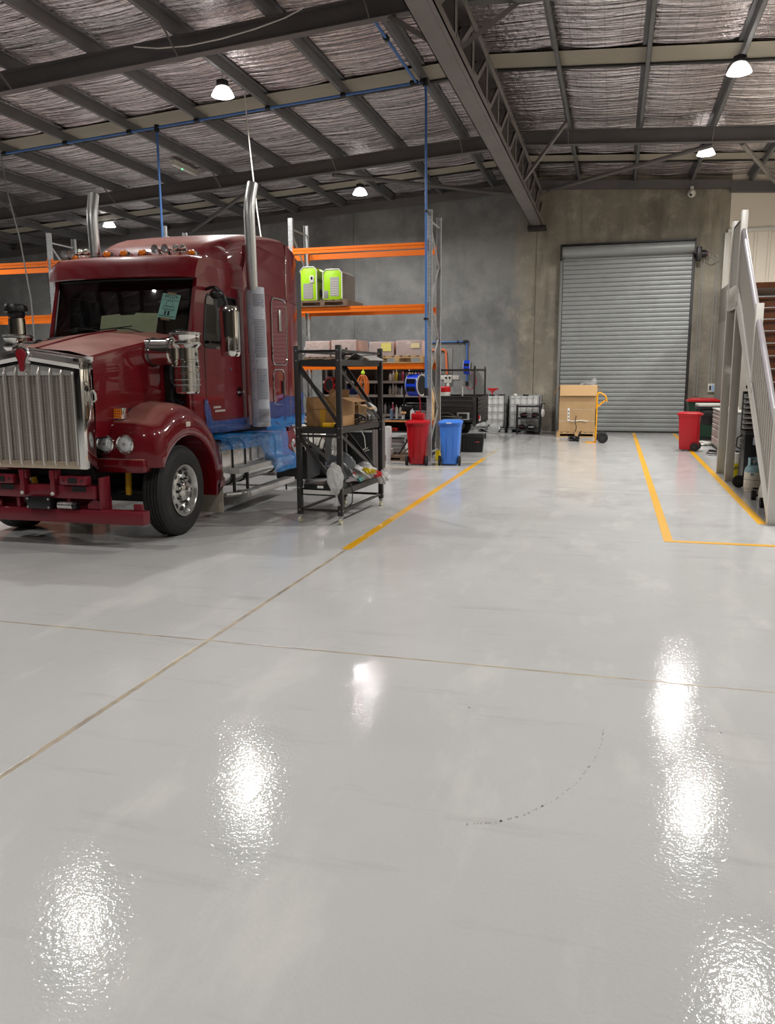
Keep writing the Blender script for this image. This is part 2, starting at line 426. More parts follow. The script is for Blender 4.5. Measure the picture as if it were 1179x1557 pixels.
# ------------------------------------------------------------------ shell
XL, XR, YF, YB = -27.0, 7.0, -14.0, 26.43
RX = -2.5
def zr(x, z0): return z0-.06*abs(x-RX)
struct('floor', MB().box(XL, XR, YF, YB+.2, -.2, 0), M_floor, 'glossy pale grey epoxy workshop floor with beige saw-cut joints', 'floor')
mb = MB()
edges = [XL, -20.6, -14.6, -8.55, -2.52, 3.09]
for a, b in zip(edges, edges[1:]): mb.box(a+.008, b-.008, YB, YB+.18, 0, zr((a+b)/2, 7.95)+.1)
mb.box(XL, 3.09, YB+.02, YB+.2, 0, 7.6)
struct('wall_back', mb, M_conc, 'stained grey tilt-up concrete wall behind the racks and the roller door', 'wall')
struct('wall_left', MB().box(XL-.2, XL, YF, YB, 0, 7.0), M_conc, 'concrete wall at the far left of the workshop', 'wall')
struct('wall_front', MB().box(XL, XR, YF-.2, YF, 0, 8.0), M_conc, 'concrete wall behind the viewer', 'wall')
struct('wall_right', MB().box(XR, XR+.2, YF, YB, 0, 8.0), M_whitewall, 'cream wall at the far right beyond the office', 'wall')
# cream cladding right of the concrete
mb = MB(); mb.box(3.09, XR, YB, YB+.15, 5.98, 7.9)
pts = []; x = 3.12
while x < XR-.4:
    pts += [(x, YB), (x+.27, YB), (x+.295, YB-.035), (x+.355, YB-.035), (x+.38, YB)]; x += .38
pts += [(XR, YB), (XR, YB+.15), (3.12, YB+.15)]
mb.prism(pts, 'z', 3.3, 5.98)
struct('wall_mezzanine', mb, M_whitewall, 'cream wall above the office with ribbed cladding under a plain upper band', 'wall')
struct('trim_1', MB().box(3.05, XR, YB-.09, YB, 5.9, 6.0, .01), M_white, 'pale ledge trim across the cream cladding', 'trim')
struct('trim_2', MB().box(2.97, 3.13, YB-.1, YB, 4.28, 5.9, .01), M_white, 'white corner flashing above the office wall beside the concrete', 'trim')
struct('wall_office', MB().box(2.95, 3.07, 6.5, YB, 0, 3.29, .006).box(2.95, 3.07, 21.6, YB, 3.28, 4.27, .006), M_offwall, 'pale grey office wall running behind the staircase', 'wall')
struct('floor_mezzanine', MB().box(3.07, XR, 6.5, YB-.1, 3.14, 3.29), M_offwall, 'pale grey mezzanine slab above the office', 'floor')

# roof foil sagging between purlins
PURL = [-3.85-1.65*k for k in range(14)]+[-1.28, .33, 1.94, 3.55, 5.16, 6.7]
ps = sorted(PURL+[XL, XR]); xs = []
for a, b in zip(ps, ps[1:]):
    for i in range(9): xs.append((a+(b-a)*i/9, math.sin(PI*i/9)*min(1, (b-a)/1.2)))
xs.append((XR, 0))
ys = []; y = YF
while y < YB+.1: ys.append(y); y += (.075 if y > 8 else .4)
ys.append(YB+.1)
def wrinkle(x, y):
    q = mnoise.noise((x*.55, y*5.2, 3.1))*.6+mnoise.noise((x*1.7, y*9.5, 7.7))*.45+mnoise.noise((x*.3, y*2.1, 1.3))*.5
    return q
secs = [[(x, y, zr(x, 7.88)-s*(.045+.028*wrinkle(x, y))) for x, s in xs] for y in ys]
struct('ceiling', MB().loft(secs), M_foil, 'roof lined with crinkled silver foil insulation under wire mesh', 'ceiling', ang=180)
for k, (y0, y1) in enumerate(((16.3, 17.05), (23.75, 24.4), (8.7, 9.45), (.9, 1.65))):
    mb = MB()
    for xa, xb in ((XL, RX), (RX, XR)):
        n = 40
        mb.loft([[(x, y0+(y1-y0)*j/n, zr(x, 7.805)+(.012 if (j//2) % 2 else 0)) for j in range(n+1)] for x in (xa, xb)])
    struct('skylight', mb, M_sky, ['beige ribbed skylight strip across the roof above the blue air pipe', 'beige ribbed skylight strip in the roof nearest the back wall',
           'beige ribbed skylight strip above the truck', 'beige ribbed skylight strip above the viewer'][k], 'skylight')
    mb = MB()
    for xa, xb in ((XL, RX-.02), (RX+.02, XR)):
        mb.bar((xa, y1+.05, zr(xa, 7.785)), (xb, y1+.05, zr(xb, 7.785)), .1, .035)
    struct('foil_edge_batten', mb, M_dark, ['dark batten along the edge of the skylight above the blue air pipe', 'dark batten along the skylight nearest the back wall',
           'dark batten along the skylight above the truck', 'dark batten along the skylight above the viewer'][k], 'batten')
# purlins
def purlin(x):
    zb, zt = zr(x, 7.645), zr(x, 7.845); s = 1 if x > RX else -1
    mb = MB(); mb.box(x-.004, x+.004, YF, YB, zb, zt)
    mb.box(min(x, x+s*.075), max(x, x+s*.075), YF, YB, zb, zb+.006); mb.box(min(x, x-s*.075), max(x, x-s*.075), YF, YB, zt-.006, zt)
    mb.box(x+s*.07-.003, x+s*.07+.003, YF, YB, zb, zb+.025)
    return mb
for x in PURL:
    o = struct('purlin', purlin(x), M_purlin, 'grey steel roof purlin running the length of the workshop', 'purlin'); o['group'] = 'roof purlins'
# rafters
def ibeam(mb, x0, x1, y, z0, z1, d=.335, w=.17):
    t = .016
    for (o, h, ww) in ((t/2, t, w), (d-t/2, t, w), (d/2, d, .01)):
        mb.bar((x0, y, z0+o), (x1, y, z1+o), ww, h)
RY = [20.8, 12.9, 5.0, -2.9, -10.8]
lab = ['nearest the back wall', 'above the truck', 'above the near floor', 'behind the viewer', 'furthest behind the viewer']
for y, l in zip(RY, lab):
    for xa, xb, sd in ((-2.68, XL, 'left of the truss'), (-2.32, XR, 'right of the truss')):
        mb = MB(); ibeam(mb, xa, xb, y, zr(xa, 7.31), zr(xb, 7.31))
        o = struct('rafter', mb, M_steel, 'dark grey steel roof rafter %s, %s' % (l, sd), 'rafter')
        for i, px in enumerate(PURL):
            if (i % 2 == 0) and min(xa, xb) < px < max(xa, xb):
                b = MB(); b.bar((px, y-.08, zr(px, 7.33)), (px, y-.62, zr(px, 7.66)), .05, .008, up=(1, 0, 0)); b.build('fly_brace', M_truss, o)
mb = MB()
for xa, xb in ((RX, XL), (RX, 3.05)): mb.bar((xa, YB-.1, zr(xa, 7.58)), (xb, YB-.1, zr(xb, 7.58)), .16, .24)
mb.bar((3.05, YB-.1, zr(3.05, 7.5)), (XR, YB-.1, zr(XR, 7.5)), .16, .3)
struct('edge_beam', mb, M_steel, 'dark steel beam along the top of the back wall', 'beam')
# ridge truss
mb = MB(); cw = .18
tr = mb.box(RX-cw, RX+cw, YF, YB-.02, 6.36, 6.375).box(RX-cw, RX-cw+.014, YF, YB-.02, 6.36, 6.50).box(RX+cw-.014, RX+cw, YF, YB-.02, 6.36, 6.50).box(RX-.1, RX+.1, YF, YB-.02, 6.352, 6.36)
o = struct('roof_truss', mb, M_truss, 'grey steel lattice truss under the roof ridge', 'truss')
MB().box(RX-.15, RX+.15, YF, YB-.02, 7.36, 7.375).box(RX-.15, RX-.136, YF, YB-.02, 7.23, 7.37).box(RX+.136, RX+.15, YF, YB-.02, 7.23, 7.37).build('top_chord', M_truss, o)
y = 12.3-1.46*18; k = 0
while y < YB-.4:
    MB().box(RX-.11, RX+.11, y-.1, y-.09, 6.37, 7.3).box(RX-.11, RX-.1, y-.1, y+.1, 6.37, 7.3).box(RX+.1, RX+.11, y-.1, y+.1, 6.37, 7.3).build('truss_vertical', M_truss, o)
    for s in (-1, 1):
        MB().bar((RX+s*.13, y, 6.45), (RX+s*.13, y+1.36, 7.3), .012, .09, up=(0, -1, 1)).bar((RX+s*.10, y+.03, 6.45), (RX+s*.10, y+1.39, 7.3), .07, .01, up=(0, -1, 1)).build('truss_diagonal', M_truss, o)
    MB().box(RX+.145, RX+.155, y-.16, y+.2, 6.42, 6.62).build('gusset_plate', M_truss, o)
    y += 1.46
MB().box(RX-.28, RX+.28, YB-.34, YB, 6.22, 6.355, .02).build('bearing_plate', M_dark, o)
# roof bracing
for a, b, l in (((-7.3, 20.9, 7.0), (-2.75, YB-.2, 7.25), 'from rafter to truss end left of the truss'),
                ((-9.4, 20.9, 6.9), (-14.6, YB-.2, 6.7), 'above the far racking'),
                ((2.0, 20.9, 7.02), (-2.2, YB-.2, 7.38), 'above the roller door'),
                ((-3.9, 13.15, 7.55), (-2.62, 12.3, 6.52), 'from purlin to the truss bottom chord'),
                ((-1.3, 13.3, 7.6), (-2.36, 12.4, 6.5), 'near the truss from its right side'),
                ((-1.3, 20.2, 7.6), (-2.36, 20.9, 6.5), 'at the truss by the right rafter'),
                ((2.6, 20.9, 7.0), (4.4, YB-.2, 7.0), 'above the cream cladding')):
    mb = MB()
    if abs(a[2]-b[2]) > .6: mb.bar(a, b, .07, .07)
    else: mb.cyl(a, b, .055, n=10)
    struct('roof_brace', mb, M_truss if a[0] > -5 else M_steel, 'grey steel bracing member '+l, 'brace')

# ------------------------------------------------------------------ roller door
D = thing('door_1', 'tall grey steel roller shutter door, closed, in the back wall', 'door', (0, YB, 0), kind='structure')
x0, x1 = -1.66, 2.10; mb = MB(); pitch = .134; prof = []; z = 0.05
while z < 5.42:
    for t, d in ((0, -.028), (.05, -.031), (.4, -.034), (.78, -.031), (.83, -.028), (.86, -.004), (.91, .0), (.96, -.004)): prof.append((z+t*pitch, d))
    z += pitch
mb.loft([[(x, -.12+d, zz) for zz, d in prof] for x in (x0, x1)])
mb.build('shutter_curtain', M_shutter, D, ang=50)
MB().box(x0, x1, -.15, -.1, .0, .055, .005).build('bottom_rail', M_dark, D)
dr = MB(); dr.cyl((x0-.03, -.24, 5.52), (x1+.03, -.24, 5.52), .17, n=40); dr.build('shutter_drum', M_shutter, D)
for s in (-1, 1):
    X = x0-.1 if s < 0 else x1
    MB().box(X, X+.085, -.165, 0, 0, 5.42, .004).build('guide_rail', M_dark if s > 0 else M_grey, D)
    X = x0-.09 if s < 0 else x1+.03
    MB().prism(rrect(-.44, 0, 5.28, 5.74, .05), 'x', X, X+.05).build('end_bracket', M_dark, D)
MB().box(x0-.06, x1+.06, -.2, 0, 5.72, 5.77).build('head_flashing', M_dark, D)
mo = MB().cyl((x1+.09, -.28, 5.3), (x1+.36, -.28, 5.3), .11, n=20).box(x1+.1, x1+.24, -.4, -.16, 5.1, 5.5, .02).build('door_motor', M_black, D)
MB().cyl((x1+.36, -.28, 5.3), (x1+.42, -.28, 5.3), .07, n=16).build('motor_cap', mat('dull_maroon_cap', lin(90, 56, 70), .3), mo)
for dx in (.25, .33):
    MB().tube([(x1+dx, -.2, 5.15), (x1+dx+.01, -.06, 4), (x1+dx+.02, -.05, 1.15)], .012, 6).build('hand_chain', M_galv, D)

# ------------------------------------------------------------------ floor markings
def line(xa, xb, ya, yb, m, l): struct('floor_line', MB().box(xa, xb, ya, yb, -.01, .003), m, l, 'floor line')
line(-2.75, -2.65, 7.95, 17.45, M_yellow, 'yellow painted floor line running past the black cart to the bins')
line(.605, .705, 9.18, 26.1, M_yellow, 'yellow painted floor line running to the middle of the roller door')
line(1.782, 1.885, 10.56, 26.1, M_yellow, 'yellow painted floor line along the staircase and under the red bin by the door')
line(.705, 2.9, 9.18, 9.28, M_yellow, 'yellow painted floor line across the aisle before the staircase')
line(-8.4, -2.85, 15.38, 15.5, M_fade, 'worn faded yellow floor line in front of the red and blue bins')
line(-2.75, -2.66, 17.45, 19.6, M_fade, 'worn faded end of the floor line beyond the bins')
line(-3.5, -2.75, 16.62, 16.72, M_fade, 'worn faded yellow floor line beside the blue bin')
# curved rubber scrape on the near floor
o = MB(); 
pts = [(.02, 4.12), (.015, 3.95), (-.02, 3.75), (-.09, 3.5), (-.18, 3.32), (-.29, 3.17), (-.4, 3.08), (-.52, 3.03)]
rs = random.Random(5)
for a, b in zip(pts, pts[1:]):
    for k in range(7):
        t = (k+rs.random())/7; x = a[0]+(b[0]-a[0])*t; y = a[1]+(b[1]-a[1])*t; q = .0022+.003*rs.random()
        o.box(x-q, x+q, y-q*1.6, y+q*1.6, 0, .0006)
struct('floor_scrape', o, mat('faint_rubber_scrape', lin(164, 157, 152), .4), 'faint curved tyre scrape on the near floor', 'scrape mark')

# ------------------------------------------------------------------ high-bay lights
M_lamp = mat('lamp_lens', (1, 1, 1), .3, emis=(1, .97, .93), estr=LENS)
M_acryl = mat('glowing_acrylic_shade', (.9, .9, .9), .4, emis=(1, .97, .93), estr=6)
def highbay(x, y, zt, label, power):
    zl = zr(x, 7.64); t = thing('high_bay_light', label, 'ceiling light', (x, y, zt), group='high-bay lights')
    MB().cyl((0, 0, .20), (0, 0, zl-zt), .008, n=8).build('hanger_rod', M_galv, t)
    h = MB(); h.cyl((0, 0, .15), (0, 0, .28), .075, n=20)
    for k in range(16):
        a = 2*PI*k/16; h.bar((.07*math.cos(a), .07*math.sin(a), .22), (.11*math.cos(a), .11*math.sin(a), .22), .006, .1)
    h.build('heat_sink', M_dark, t)
    MB().lathe([(.08, .17), (.12, .15), (.165, .09), (.20, .02), (.21, 0), (.203, 0), (.16, .085), (.115, .143)], n=28).build('reflector', M_acryl, t)
    MB().lathe([(.0005, .0), (.165, .0), (.165, .012), (.0005, .02)], n=28).build('lens', M_lamp, t)
    L = bpy.data.lights.new('high_bay_lamp', 'AREA'); L.shape = 'DISK'; L.size = .32; L.energy = power; L.color = (1, .98, .955); L.spread = math.radians(165)
    lo = bpy.data.objects.new('lamp', L); COL.objects.link(lo); lo.parent = t; lo.location = (0, 0, -.012)
    return t
for x, y, z, l, pw in ((-7.25, 14.6, 6.98, 'bright high-bay light above the truck cab', 1), (1.88, 16.1, 6.98, 'bright high-bay light at upper right above the staircase', 1),
                   (1.9, 21.6, 6.98, 'bright high-bay light in front of the roller door', 1), (-7.1, 22.6, 6.84, 'bright high-bay light above the racking by the back wall', 1),
                   (-16.6, 24.6, 6.8, 'bright high-bay light in the far left corner beside the exhaust stack', .8), (-16.6, 15.5, 6.5, 'high-bay light out of view over the left bay', .9),
                   (-8.3, 10.3, 7.3, 'high-bay light out of view above the truck bonnet', .75), (2.1, 10.9, 6.98, 'high-bay light out of view above the near aisle', 1), (-16.6, 9.5, 6.5, 'high-bay light out of view over the left floor', .9),
                   (1.9, 4.4, 6.98, 'high-bay light out of view above the viewer', .75), (-7.6, 3.6, 6.98, 'high-bay light out of view left of the viewer', .45),
                   (-2.9, -3.2, 6.9, 'high-bay light out of view behind the viewer', .95), (5.0, 19.5, 6.85, 'high-bay light out of view above the mezzanine', 1.1)):
    highbay(x, y, z, l, POWER*pw)
# emergency batten and camera
t = thing('emergency_light', 'white emergency batten light under the foil roof above the truck', 'batten light', (-11.05, 19.9, 7.17))
MB().box(-.06, .06, -.62, .62, -.04, .05, .015).build('diffuser', M_cream, t); MB().box(-.07, .07, -.63, .63, .05, .09, .01).build('batten_body', M_white, t)
MB().ball((.03, -.2, -.042), .02).build('status_lamp', mat('green_indicator', (.05, .9, .2), .3, emis=(.1, 1, .3), estr=4), t)
MB().cyl((0, .3, .09), (0, .3, .21), .01, n=8).cyl((0, -.3, .09), (0, -.3, .21), .01, n=8).build('hanger', M_galv, t)
t = thing('security_camera', 'small white security camera on the edge beam above the roller door', 'security camera', (1.97, YB-.25, 6.98))
MB().cyl((0, .02, .1), (0, .02, .24), .05, n=16).build('mount', M_white, t)
MB().ball((0, -.02, .04), .12).build('dome_body', M_white, t); MB().ball((-.02, -.085, .0), .05).build('camera_lens', M_black, t)

# ------------------------------------------------------------------ services
def pipe(pts, r, m, name, label, cat, fit=None):
    o = MB().tube(fillet(pts, .08), r*.85, 12).build(name, m); tag(o, label, cat)
    for p, q, rr_ in (fit or ()): MB().cyl(p, q, rr_, n=14).build('pipe_fitting', M_black, o)
    return o
zp = lambda x: zr(x, 7.585)
fits = [((x-.05, 16.45, zp(x)), (x+.05, 16.45, zp(x)), .05) for x in PURL[:10]]
fits += [((-9.77, 16.45, zp(-9.77)-.1), (-9.77, 16.45, zp(-9.77)+.05), .055), ((-3.80, 16.45, zp(-3.8)-.09), (-3.80, 16.45, zp(-3.8)+.05), .055), ((-4.1, 16.45, zp(-4)), (-3.95, 16.45, zp(-4)), .055)]
pipe([(XL+.1, 16.45, zp(XL)), (-3.8, 16.45, zp(-3.8)), (-3.79, 16.47, 7.2), (-3.785, 16.5, 1.42)], .03, M_pipeblue, 'air_pipe', 'long blue compressed air pipe under the purlins dropping down the rack upright nearest the door', 'pipe',
     fits+[((-3.785, 16.5, 1.40), (-3.785, 16.5, 1.56), .045), ((-3.785, 16.5, 5.06), (-3.785, 16.5, 5.1), .05), ((-3.785, 16.5, 2.95), (-3.785, 16.5, 2.99), .05)])
pipe([(-9.77, 16.45, zp(-9.77)-.04), (-9.77, 16.48, 1.6)], .03, M_pipeblue, 'air_pipe', 'blue air pipe dropping from the roof pipe to the racking behind the truck cab', 'pipe')
pipe([(-3.98, 16.45, zp(-4)), (-3.98, 13.1, zp(-4))], .03, M_pipeblue, 'air_pipe', 'blue air pipe branch running along the purlin beside the truss', 'pipe', [((-3.98, 14.2, zp(-4)), (-3.98, 14.3, zp(-4)), .05)])
tag(MB().tube([(-7.55, 16.2, 7.52), (-7.5, 16.15, 7.1), (-7.38, 16.05, 6.2), (-7.22, 15.9, 5.2), (-7.05, 15.8, 4.2), (-6.96, 15.75, 3.2), (-6.95, 15.75, 2.2)], .014, 6).build('pendant_cable', M_cream), 'thin white cable hanging from the roof behind the tall exhaust stack', 'cable')
tag(MB().tube([(-13.75, 16.3, 7.0), (-13.6, 16.28, 6.0), (-13.35, 16.25, 5.0), (-13.15, 16.22, 3.6), (-13.1, 16.2, 0.02)], .016, 6).build('drop_conduit', M_grey), 'thin grey conduit hanging from the roof beside the leftmost rack upright', 'conduit')
tag(MB().tube([(-7.9, 12.72, 7.23), (-7.45, 12.7, 7.15), (-6.9, 12.7, 7.13), (-6.3, 12.7, 7.17), (-5.7, 12.7, 7.25), (-5.2, 12.7, 7.35), (-4.9, 12.7, 7.45)], .011, 6).build('draped_cable', M_cream), 'thin cable draped across the face of the rafter above the truck', 'cable')
# wall air line with reel
pipe([(-8.2, YB-.05, 2.86), (-4.69, YB-.05, 2.89), (-4.67, YB-.05, 1.5)], .032, M_pipeblue, 'air_pipe', 'blue air pipe along the concrete wall turning down to the wall hose reel', 'pipe',
     [((-4.8, YB-.05, 2.89), (-4.64, YB-.05, 2.89), .05), ((-4.67, YB-.05, 1.45), (-4.67, YB-.05, 1.6), .05), ((-5.0, YB-.05, 2.887), (-4.95, YB-.05, 2.887), .045)])
def hose_reel(name, loc, rotz, label, R, W, hose, body=M_reelblue, dark=M_black):
    t = thing(name, label, 'hose reel', loc, rotz)      # axis along local x
    mb = MB(); n = 36
    mb.lathe([(R*.55, -W/2), (R, -W/2), (R, W/2), (R*.55, W/2)], (0, 0, 0), (1, 0, 0), n)
    mb.build('reel_case', body, t)
    for s in (-1, 1):
        MB().lathe([(R*.98, s*W/2), (R*1.0, s*(W/2+.012)), (R*.86, s*(W/2+.02)), (R*.84, s*W/2)], (0, 0, 0), (1, 0, 0), n).build('side_rim', M_cream if body is M_reelblue else body, t)
        MB().lathe([(.001, s*(W/2+.005)), (R*.86, s*(W/2+.005)), (R*.84, s*W*.2), (.001, s*W*.2)], (0, 0, 0), (1, 0, 0), n).build('reel_hub', dark, t)
    f = MB()
    for k in range(-4, 5):
        for zz in (-.35, .35): f.box(k*W*.09-.006, k*W*.09+.006, -R*1.03, -R*.8, zz*R-.22*R, zz*R+.22*R)
    f.build('vent_slot', dark, t)
    MB().box(-W*.3, W*.3, R*.6, R*1.1, -R*.5, R*.5, .01).build('wall_bracket', M_dark, t)
    if hose: MB().tube(hose, .014, 8).build('air_hose', M_hosered, t)
    return t
hose_reel('hose_reel', (-4.6, YB-.36, 2.05), 0, 'blue hose reel on the concrete wall above the trailer', .225, .2, fillet([(.12, -.1, -.15), (.3, -.05, -.3), (.27, 0, -.6), (.1, .05, -.72), (-.05, .1, -.6)], .2, 6))
pipe([(-6.6, YB-.09, 2.63), (-5.38, YB-.09, 2.63), (-5.33, YB-.09, 1.84)], .045, M_conduit, 'electrical_conduit', 'orange electrical conduit bending down to the wall power outlets', 'conduit')
tag(MB().box(-5.95, -5.16, YB-.035, YB, 1.86, 2.68, .005).build('wall_board', M_grey), 'flat grey board on the wall behind the orange conduit', 'board')
t = thing('power_outlet_board', 'grey power outlet panel with white sockets under the orange conduit', 'power outlets', (-5.3, YB, 1.6))
MB().box(-.36, .36, -.03, 0, .06, .2, .01).build('outlet_strip', M_white, t)
MB().box(-.13, .13, -.09, 0, -.05, .22, .015).build('outlet_box', M_cream, t)
MB().box(-.05, .05, -.08, 0, -.2, -.05, .01).build('switch_box', M_cream, t)
for s in (-.06, .06): MB().cyl((s, -.105, .12), (s, -.09, .12), .035, n=14).build('socket', M_black, t)
# right end of back wall
t = thing('door_control', 'pale roller door control box with blue label on the concrete wall', 'control box', (2.86, YB, 1.38))
MB().box(-.1, .1, -.08, 0, -.13, .13, .015).build('case', M_cream, t); MB().box(-.06, -.01, -.09, -.08, -.06, .07).build('button_panel', M_dark, t)
MB().box(.01, .075, -.086, -.08, -.1, .09).build('label', mat('pale_blue_label', lin(150, 178, 214), .5), t)
tag(MB().tube([(2.78, YB-.02, 1.5), (2.79, YB-.02, 5.1), (2.62, YB-.03, 5.25), (2.5, YB-.1, 5.2)], .014, 6).tube([(2.86, YB-.02, 1.5), (2.87, YB-.02, 5.1), (2.65, YB-.04, 5.0), (2.48, YB-.1, 5.12)], .012, 6).build('wall_cable', M_galv), 'pair of thin cables running from the control box up to the door motor', 'cable')
tag(MB().tube([(2.9, YB-.02, 5.2), (2.92, YB-.02, 6.3)], .012, 6).ball((2.79, YB-.04, 5.25), .04).ball((2.9, YB-.03, 6.3), .025).build('wall_cable', M_galv), 'thin vertical cable above the door motor ending near the roof', 'cable')
tag(MB().box(3.0-.07, 2.95, 24.4, 24.62, 1.25, 1.5, .01).build('wall_switch', M_white), 'white switch plate on the office wall by the corner', 'switch')
# ------------------------------------------------------------------ truck (local: x to image right, y rearward, z up)
T = thing('semi_truck', 'burgundy bonneted semi truck with chrome grille, twin exhaust stacks and sleeper cab', 'truck', (-5.968, 8.249, 0), .018)
def P_(name, mb, m, par=None, **k): return mb.build(name, m, par or T, **k)
# chassis
mb = MB()
for s in (-1, 1): mb.box(s*.42-.04, s*.42+.04, -.7, 7.2, .72, 1.0)
for v in (-.6, .5, 2, 3.2, 4.4, 5.6, 7.1): mb.box(-.42, .42, v-.06, v+.06, .76, .96)
P_('chassis_frame', mb, M_dark)
P_('splash_panel', MB().box(-.88, .88, .52, .56, .28, 1.2), M_black)
P_('front_axle', MB().cyl((-.95, 0, .5), (.95, 0, .5), .06).box(-.3, .3, -.3, .5, .45, .7, .03), M_dark)
mb = MB().box(-.5, .5, -.6, .6, .95, 1.7, .05).box(-.38, .38, -.8, -.6, 1.0, 1.8, .02); P_('engine', mb, M_black)
for s in (-1, 1): P_('shock_absorber', MB().cyl((s*.62, -.28, .5), (s*.66, -.32, .95), .035, n=12), M_torch)
# bumper and front cross-members
bp = P_('bumper', MB().box(-1.235, 1.235, -1.0, -.86, .285, .43, .012), M_redm)
for s in (-1, 1):
    P_('bumper_end_lug', MB().box(s*1.13-.05, s*1.13+.05, -.93, -.88, .42, .50, .008), M_redm, bp)
mb = MB().box(-.68, .68, -1.0, -.88, .55, .69, .008)
cm = P_('front_cross_member', mb, M_redm)
for s in (-1, 1):
    mb = MB()
    mb.box(s*.45-.16, s*.45+.16, -1.06, -.95, .705, .80, .01)
    b = P_('tow_block', mb, M_redm)
    MB().box(s*.45-.055, s*.45+.055, -1.065, -1.05, .725, .785).build('tow_slot', M_black, b)
    MB().box(s*.45-.05, s*.45+.12, -1.004, -.99, .63, .685).build('tow_slot', M_black, b)
    for q in (-.11, .11): MB().cyl((s*.45+q, -1.068, .755), (s*.45+q, -1.055, .755), .011, n=10).build('bolt', M_dark, b)
    b = P_('grille_bracket', MB().box(s*.19-.025, s*.19+.025, -1.05, -.95, .58, .86, .006).box(s*.19-.05, s*.19+.05, -1.03, -.95, .76, .86, .01), M_redm)
    MB().ball((s*.19, -1.055, .605), .022).build('bolt', M_cream, b)
    P_('side_plate', MB().box(s*.72-.012, s*.72+.012, -.98, -.80, .43, .78, .004), M_redm)
    P_('gusset', MB().prism([(s*.55, .44), (s*.7, .44), (s*.7, .52), (s*.64, .545), (s*.55, .49)], 'y', -.96, -.93), M_redm)
    P_('bumper_stay', MB().box(s*.32-.02, s*.32+.02, -.97, -.9, .43, .57, .005), M_redm)
P_('lower_panel', MB().box(-.74, .74, -.82, -.80, .42, .55), M_redm)
b = P_('sensor_box', MB().box(-.145, .155, -1.06, -.93, .435, .565, .012), M_black)
for px in (-.125, .135):
    for pz in (.455, .545): MB().cyl((px, -1.068, pz), (px, -1.055, pz), .012, n=8).build('screw', M_galv, b)
P_('silver_canister', MB().cyl((.22, -1.0, .475), (.40, -1.0, .475), .04, n=16), M_alu)
P_('canister_cap', MB().cyl((.40, -1.0, .475), (.455, -1.0, .475), .037, n=16), M_black)
# grille
mb = MB()
for s in (-1, 1): mb.box(s*.625-.04, s*.625+.04, -1.1, -.9, .88, 2.03, .012)
def top(u): return 2.15-.1*abs(u)/.66
secs = []
for k in range(25):
    u = -.665+1.33*k/24; t = top(u)
    secs.append([(u, -.86, t), (u, -1.0, t+.0), (u, -1.085, t-.035), (u, -1.115, t-.09), (u, -1.10, t-.13), (u, -1.06, t-.135), (u, -.86, t-.13)])
mb.loft(secs, closed=True, cap=True)
secs = []
for k in range(25):
    u = -.63+1.26*k/24; t = top(u)-.13
    secs.append([(u, -1.06, t), (u, -1.09, t-.01), (u, -1.09, t-.035), (u, -1.06, t-.045)])
mb.loft(secs, closed=True, cap=True)
gs = P_('grille_surround', mb, M_chrome)
mb = MB().box(-.62, .62, -1.055, -1.045, 1.86, 2.02); P_('grille_header_plate', mb, M_step)
P_('radiator_core', MB().box(-.6, .6, -1.0, -.98, .9, 1.98), mat('dark_radiator', lin(74, 66, 62), .6))
mb = MB(); z = .955
while z < 1.875:
    mb.box(-.59, .59, -1.043, -1.032, z, z+.0062); z += .0155
for k in range(29):
    u = -.58+1.16*k/28; mb.box(u-.0016, u+.0016, -1.04, -1.03, .94, 1.875)
P_('grille_mesh', mb, mat('pale_steel_grille_mesh', lin(206, 196, 186), .4, .35))
mb = MB().box(-.60, .60, -1.07, -1.0, .88, .955, .006); gb = P_('grille_bottom_rail', mb, mat('champagne_rail', lin(196, 178, 156), .4, .6))
for k in range(9):
    u = -.56+.14*k
    MB().tube(fillet([(u, -1.055, .90), (u, -1.085, .93), (u, -1.085, 1.86), (u+.008, -1.06, 1.945)], .04), .011, 8).box(u-.010, u+.010, -1.068, -1.05, .9, 1.87).ball((u+.004, -1.083, 1.88), .017).build('grille_bar', mat('bright_steel_bar', lin(222, 218, 212), .22, .6), T)
# shield emblem
def shield(k, dz=0):
    pts = []
    for i in range(17):
        a = math.radians(-40+260*i/16); pts.append((k*.062*math.cos(a), 2.075+dz+k*.06*math.sin(a)))
    return pts+[(-.033*k, 1.985), (-.03*k, 1.93-.01*k), (-.022*k, 1.91-.012*k), (.022*k, 1.91-.012*k), (.03*k, 1.93-.01*k), (.033*k, 1.985)]
P_('emblem_surround', MB().prism(shield(1.28), 'y', -1.13, -1.06, .006), M_chrome)
P_('hood_emblem', MB().prism(shield(1), 'y', -1.142, -1.125, .003), mat('flat_red_emblem', lin(128, 12, 26), .4, bump=.3, bscale=60))
# hood
hs = [(-.88, .665, 2.145, 2.055), (-.6, .68, 2.205, 2.11), (-.3, .70, 2.265, 2.165), (.0, .735, 2.32, 2.22), (.3, .775, 2.365, 2.275), (.62, .83, 2.405, 2.325)]
secs = []
for v, hw, zc, ze in hs:
    q = [(hw-.02, 1.2), (hw, 1.5), (hw, ze-.06), (hw-.006, ze-.022), (hw-.03, ze), (hw*.6, ze+(zc-ze)*.62), (.04, zc-.004), (.018, zc-.004), (.010, zc+.014)]
    secs.append([(a, v, b) for a, b in q]+[(-a, v, b) for a, b in q[::-1]])
P_('hood', MB().loft(secs), M_red, ang=28)
P_('hood_lining', MB().loft([[(s_[0]*.96, s_[1]+.02*(1 if k == 0 else -1), s_[2]-.02) for s_ in q] for k, q in enumerate((secs[0], secs[-1]))]), M_black)
for s in (-1, 1): P_('hood_latch_stay', MB().tube([(s*.665, -.90, 1.70), (s*.69, -.90, 1.66), (s*.685, -.89, 1.60), (s*.66, -.89, 1.58)], .012, 8), M_cream)
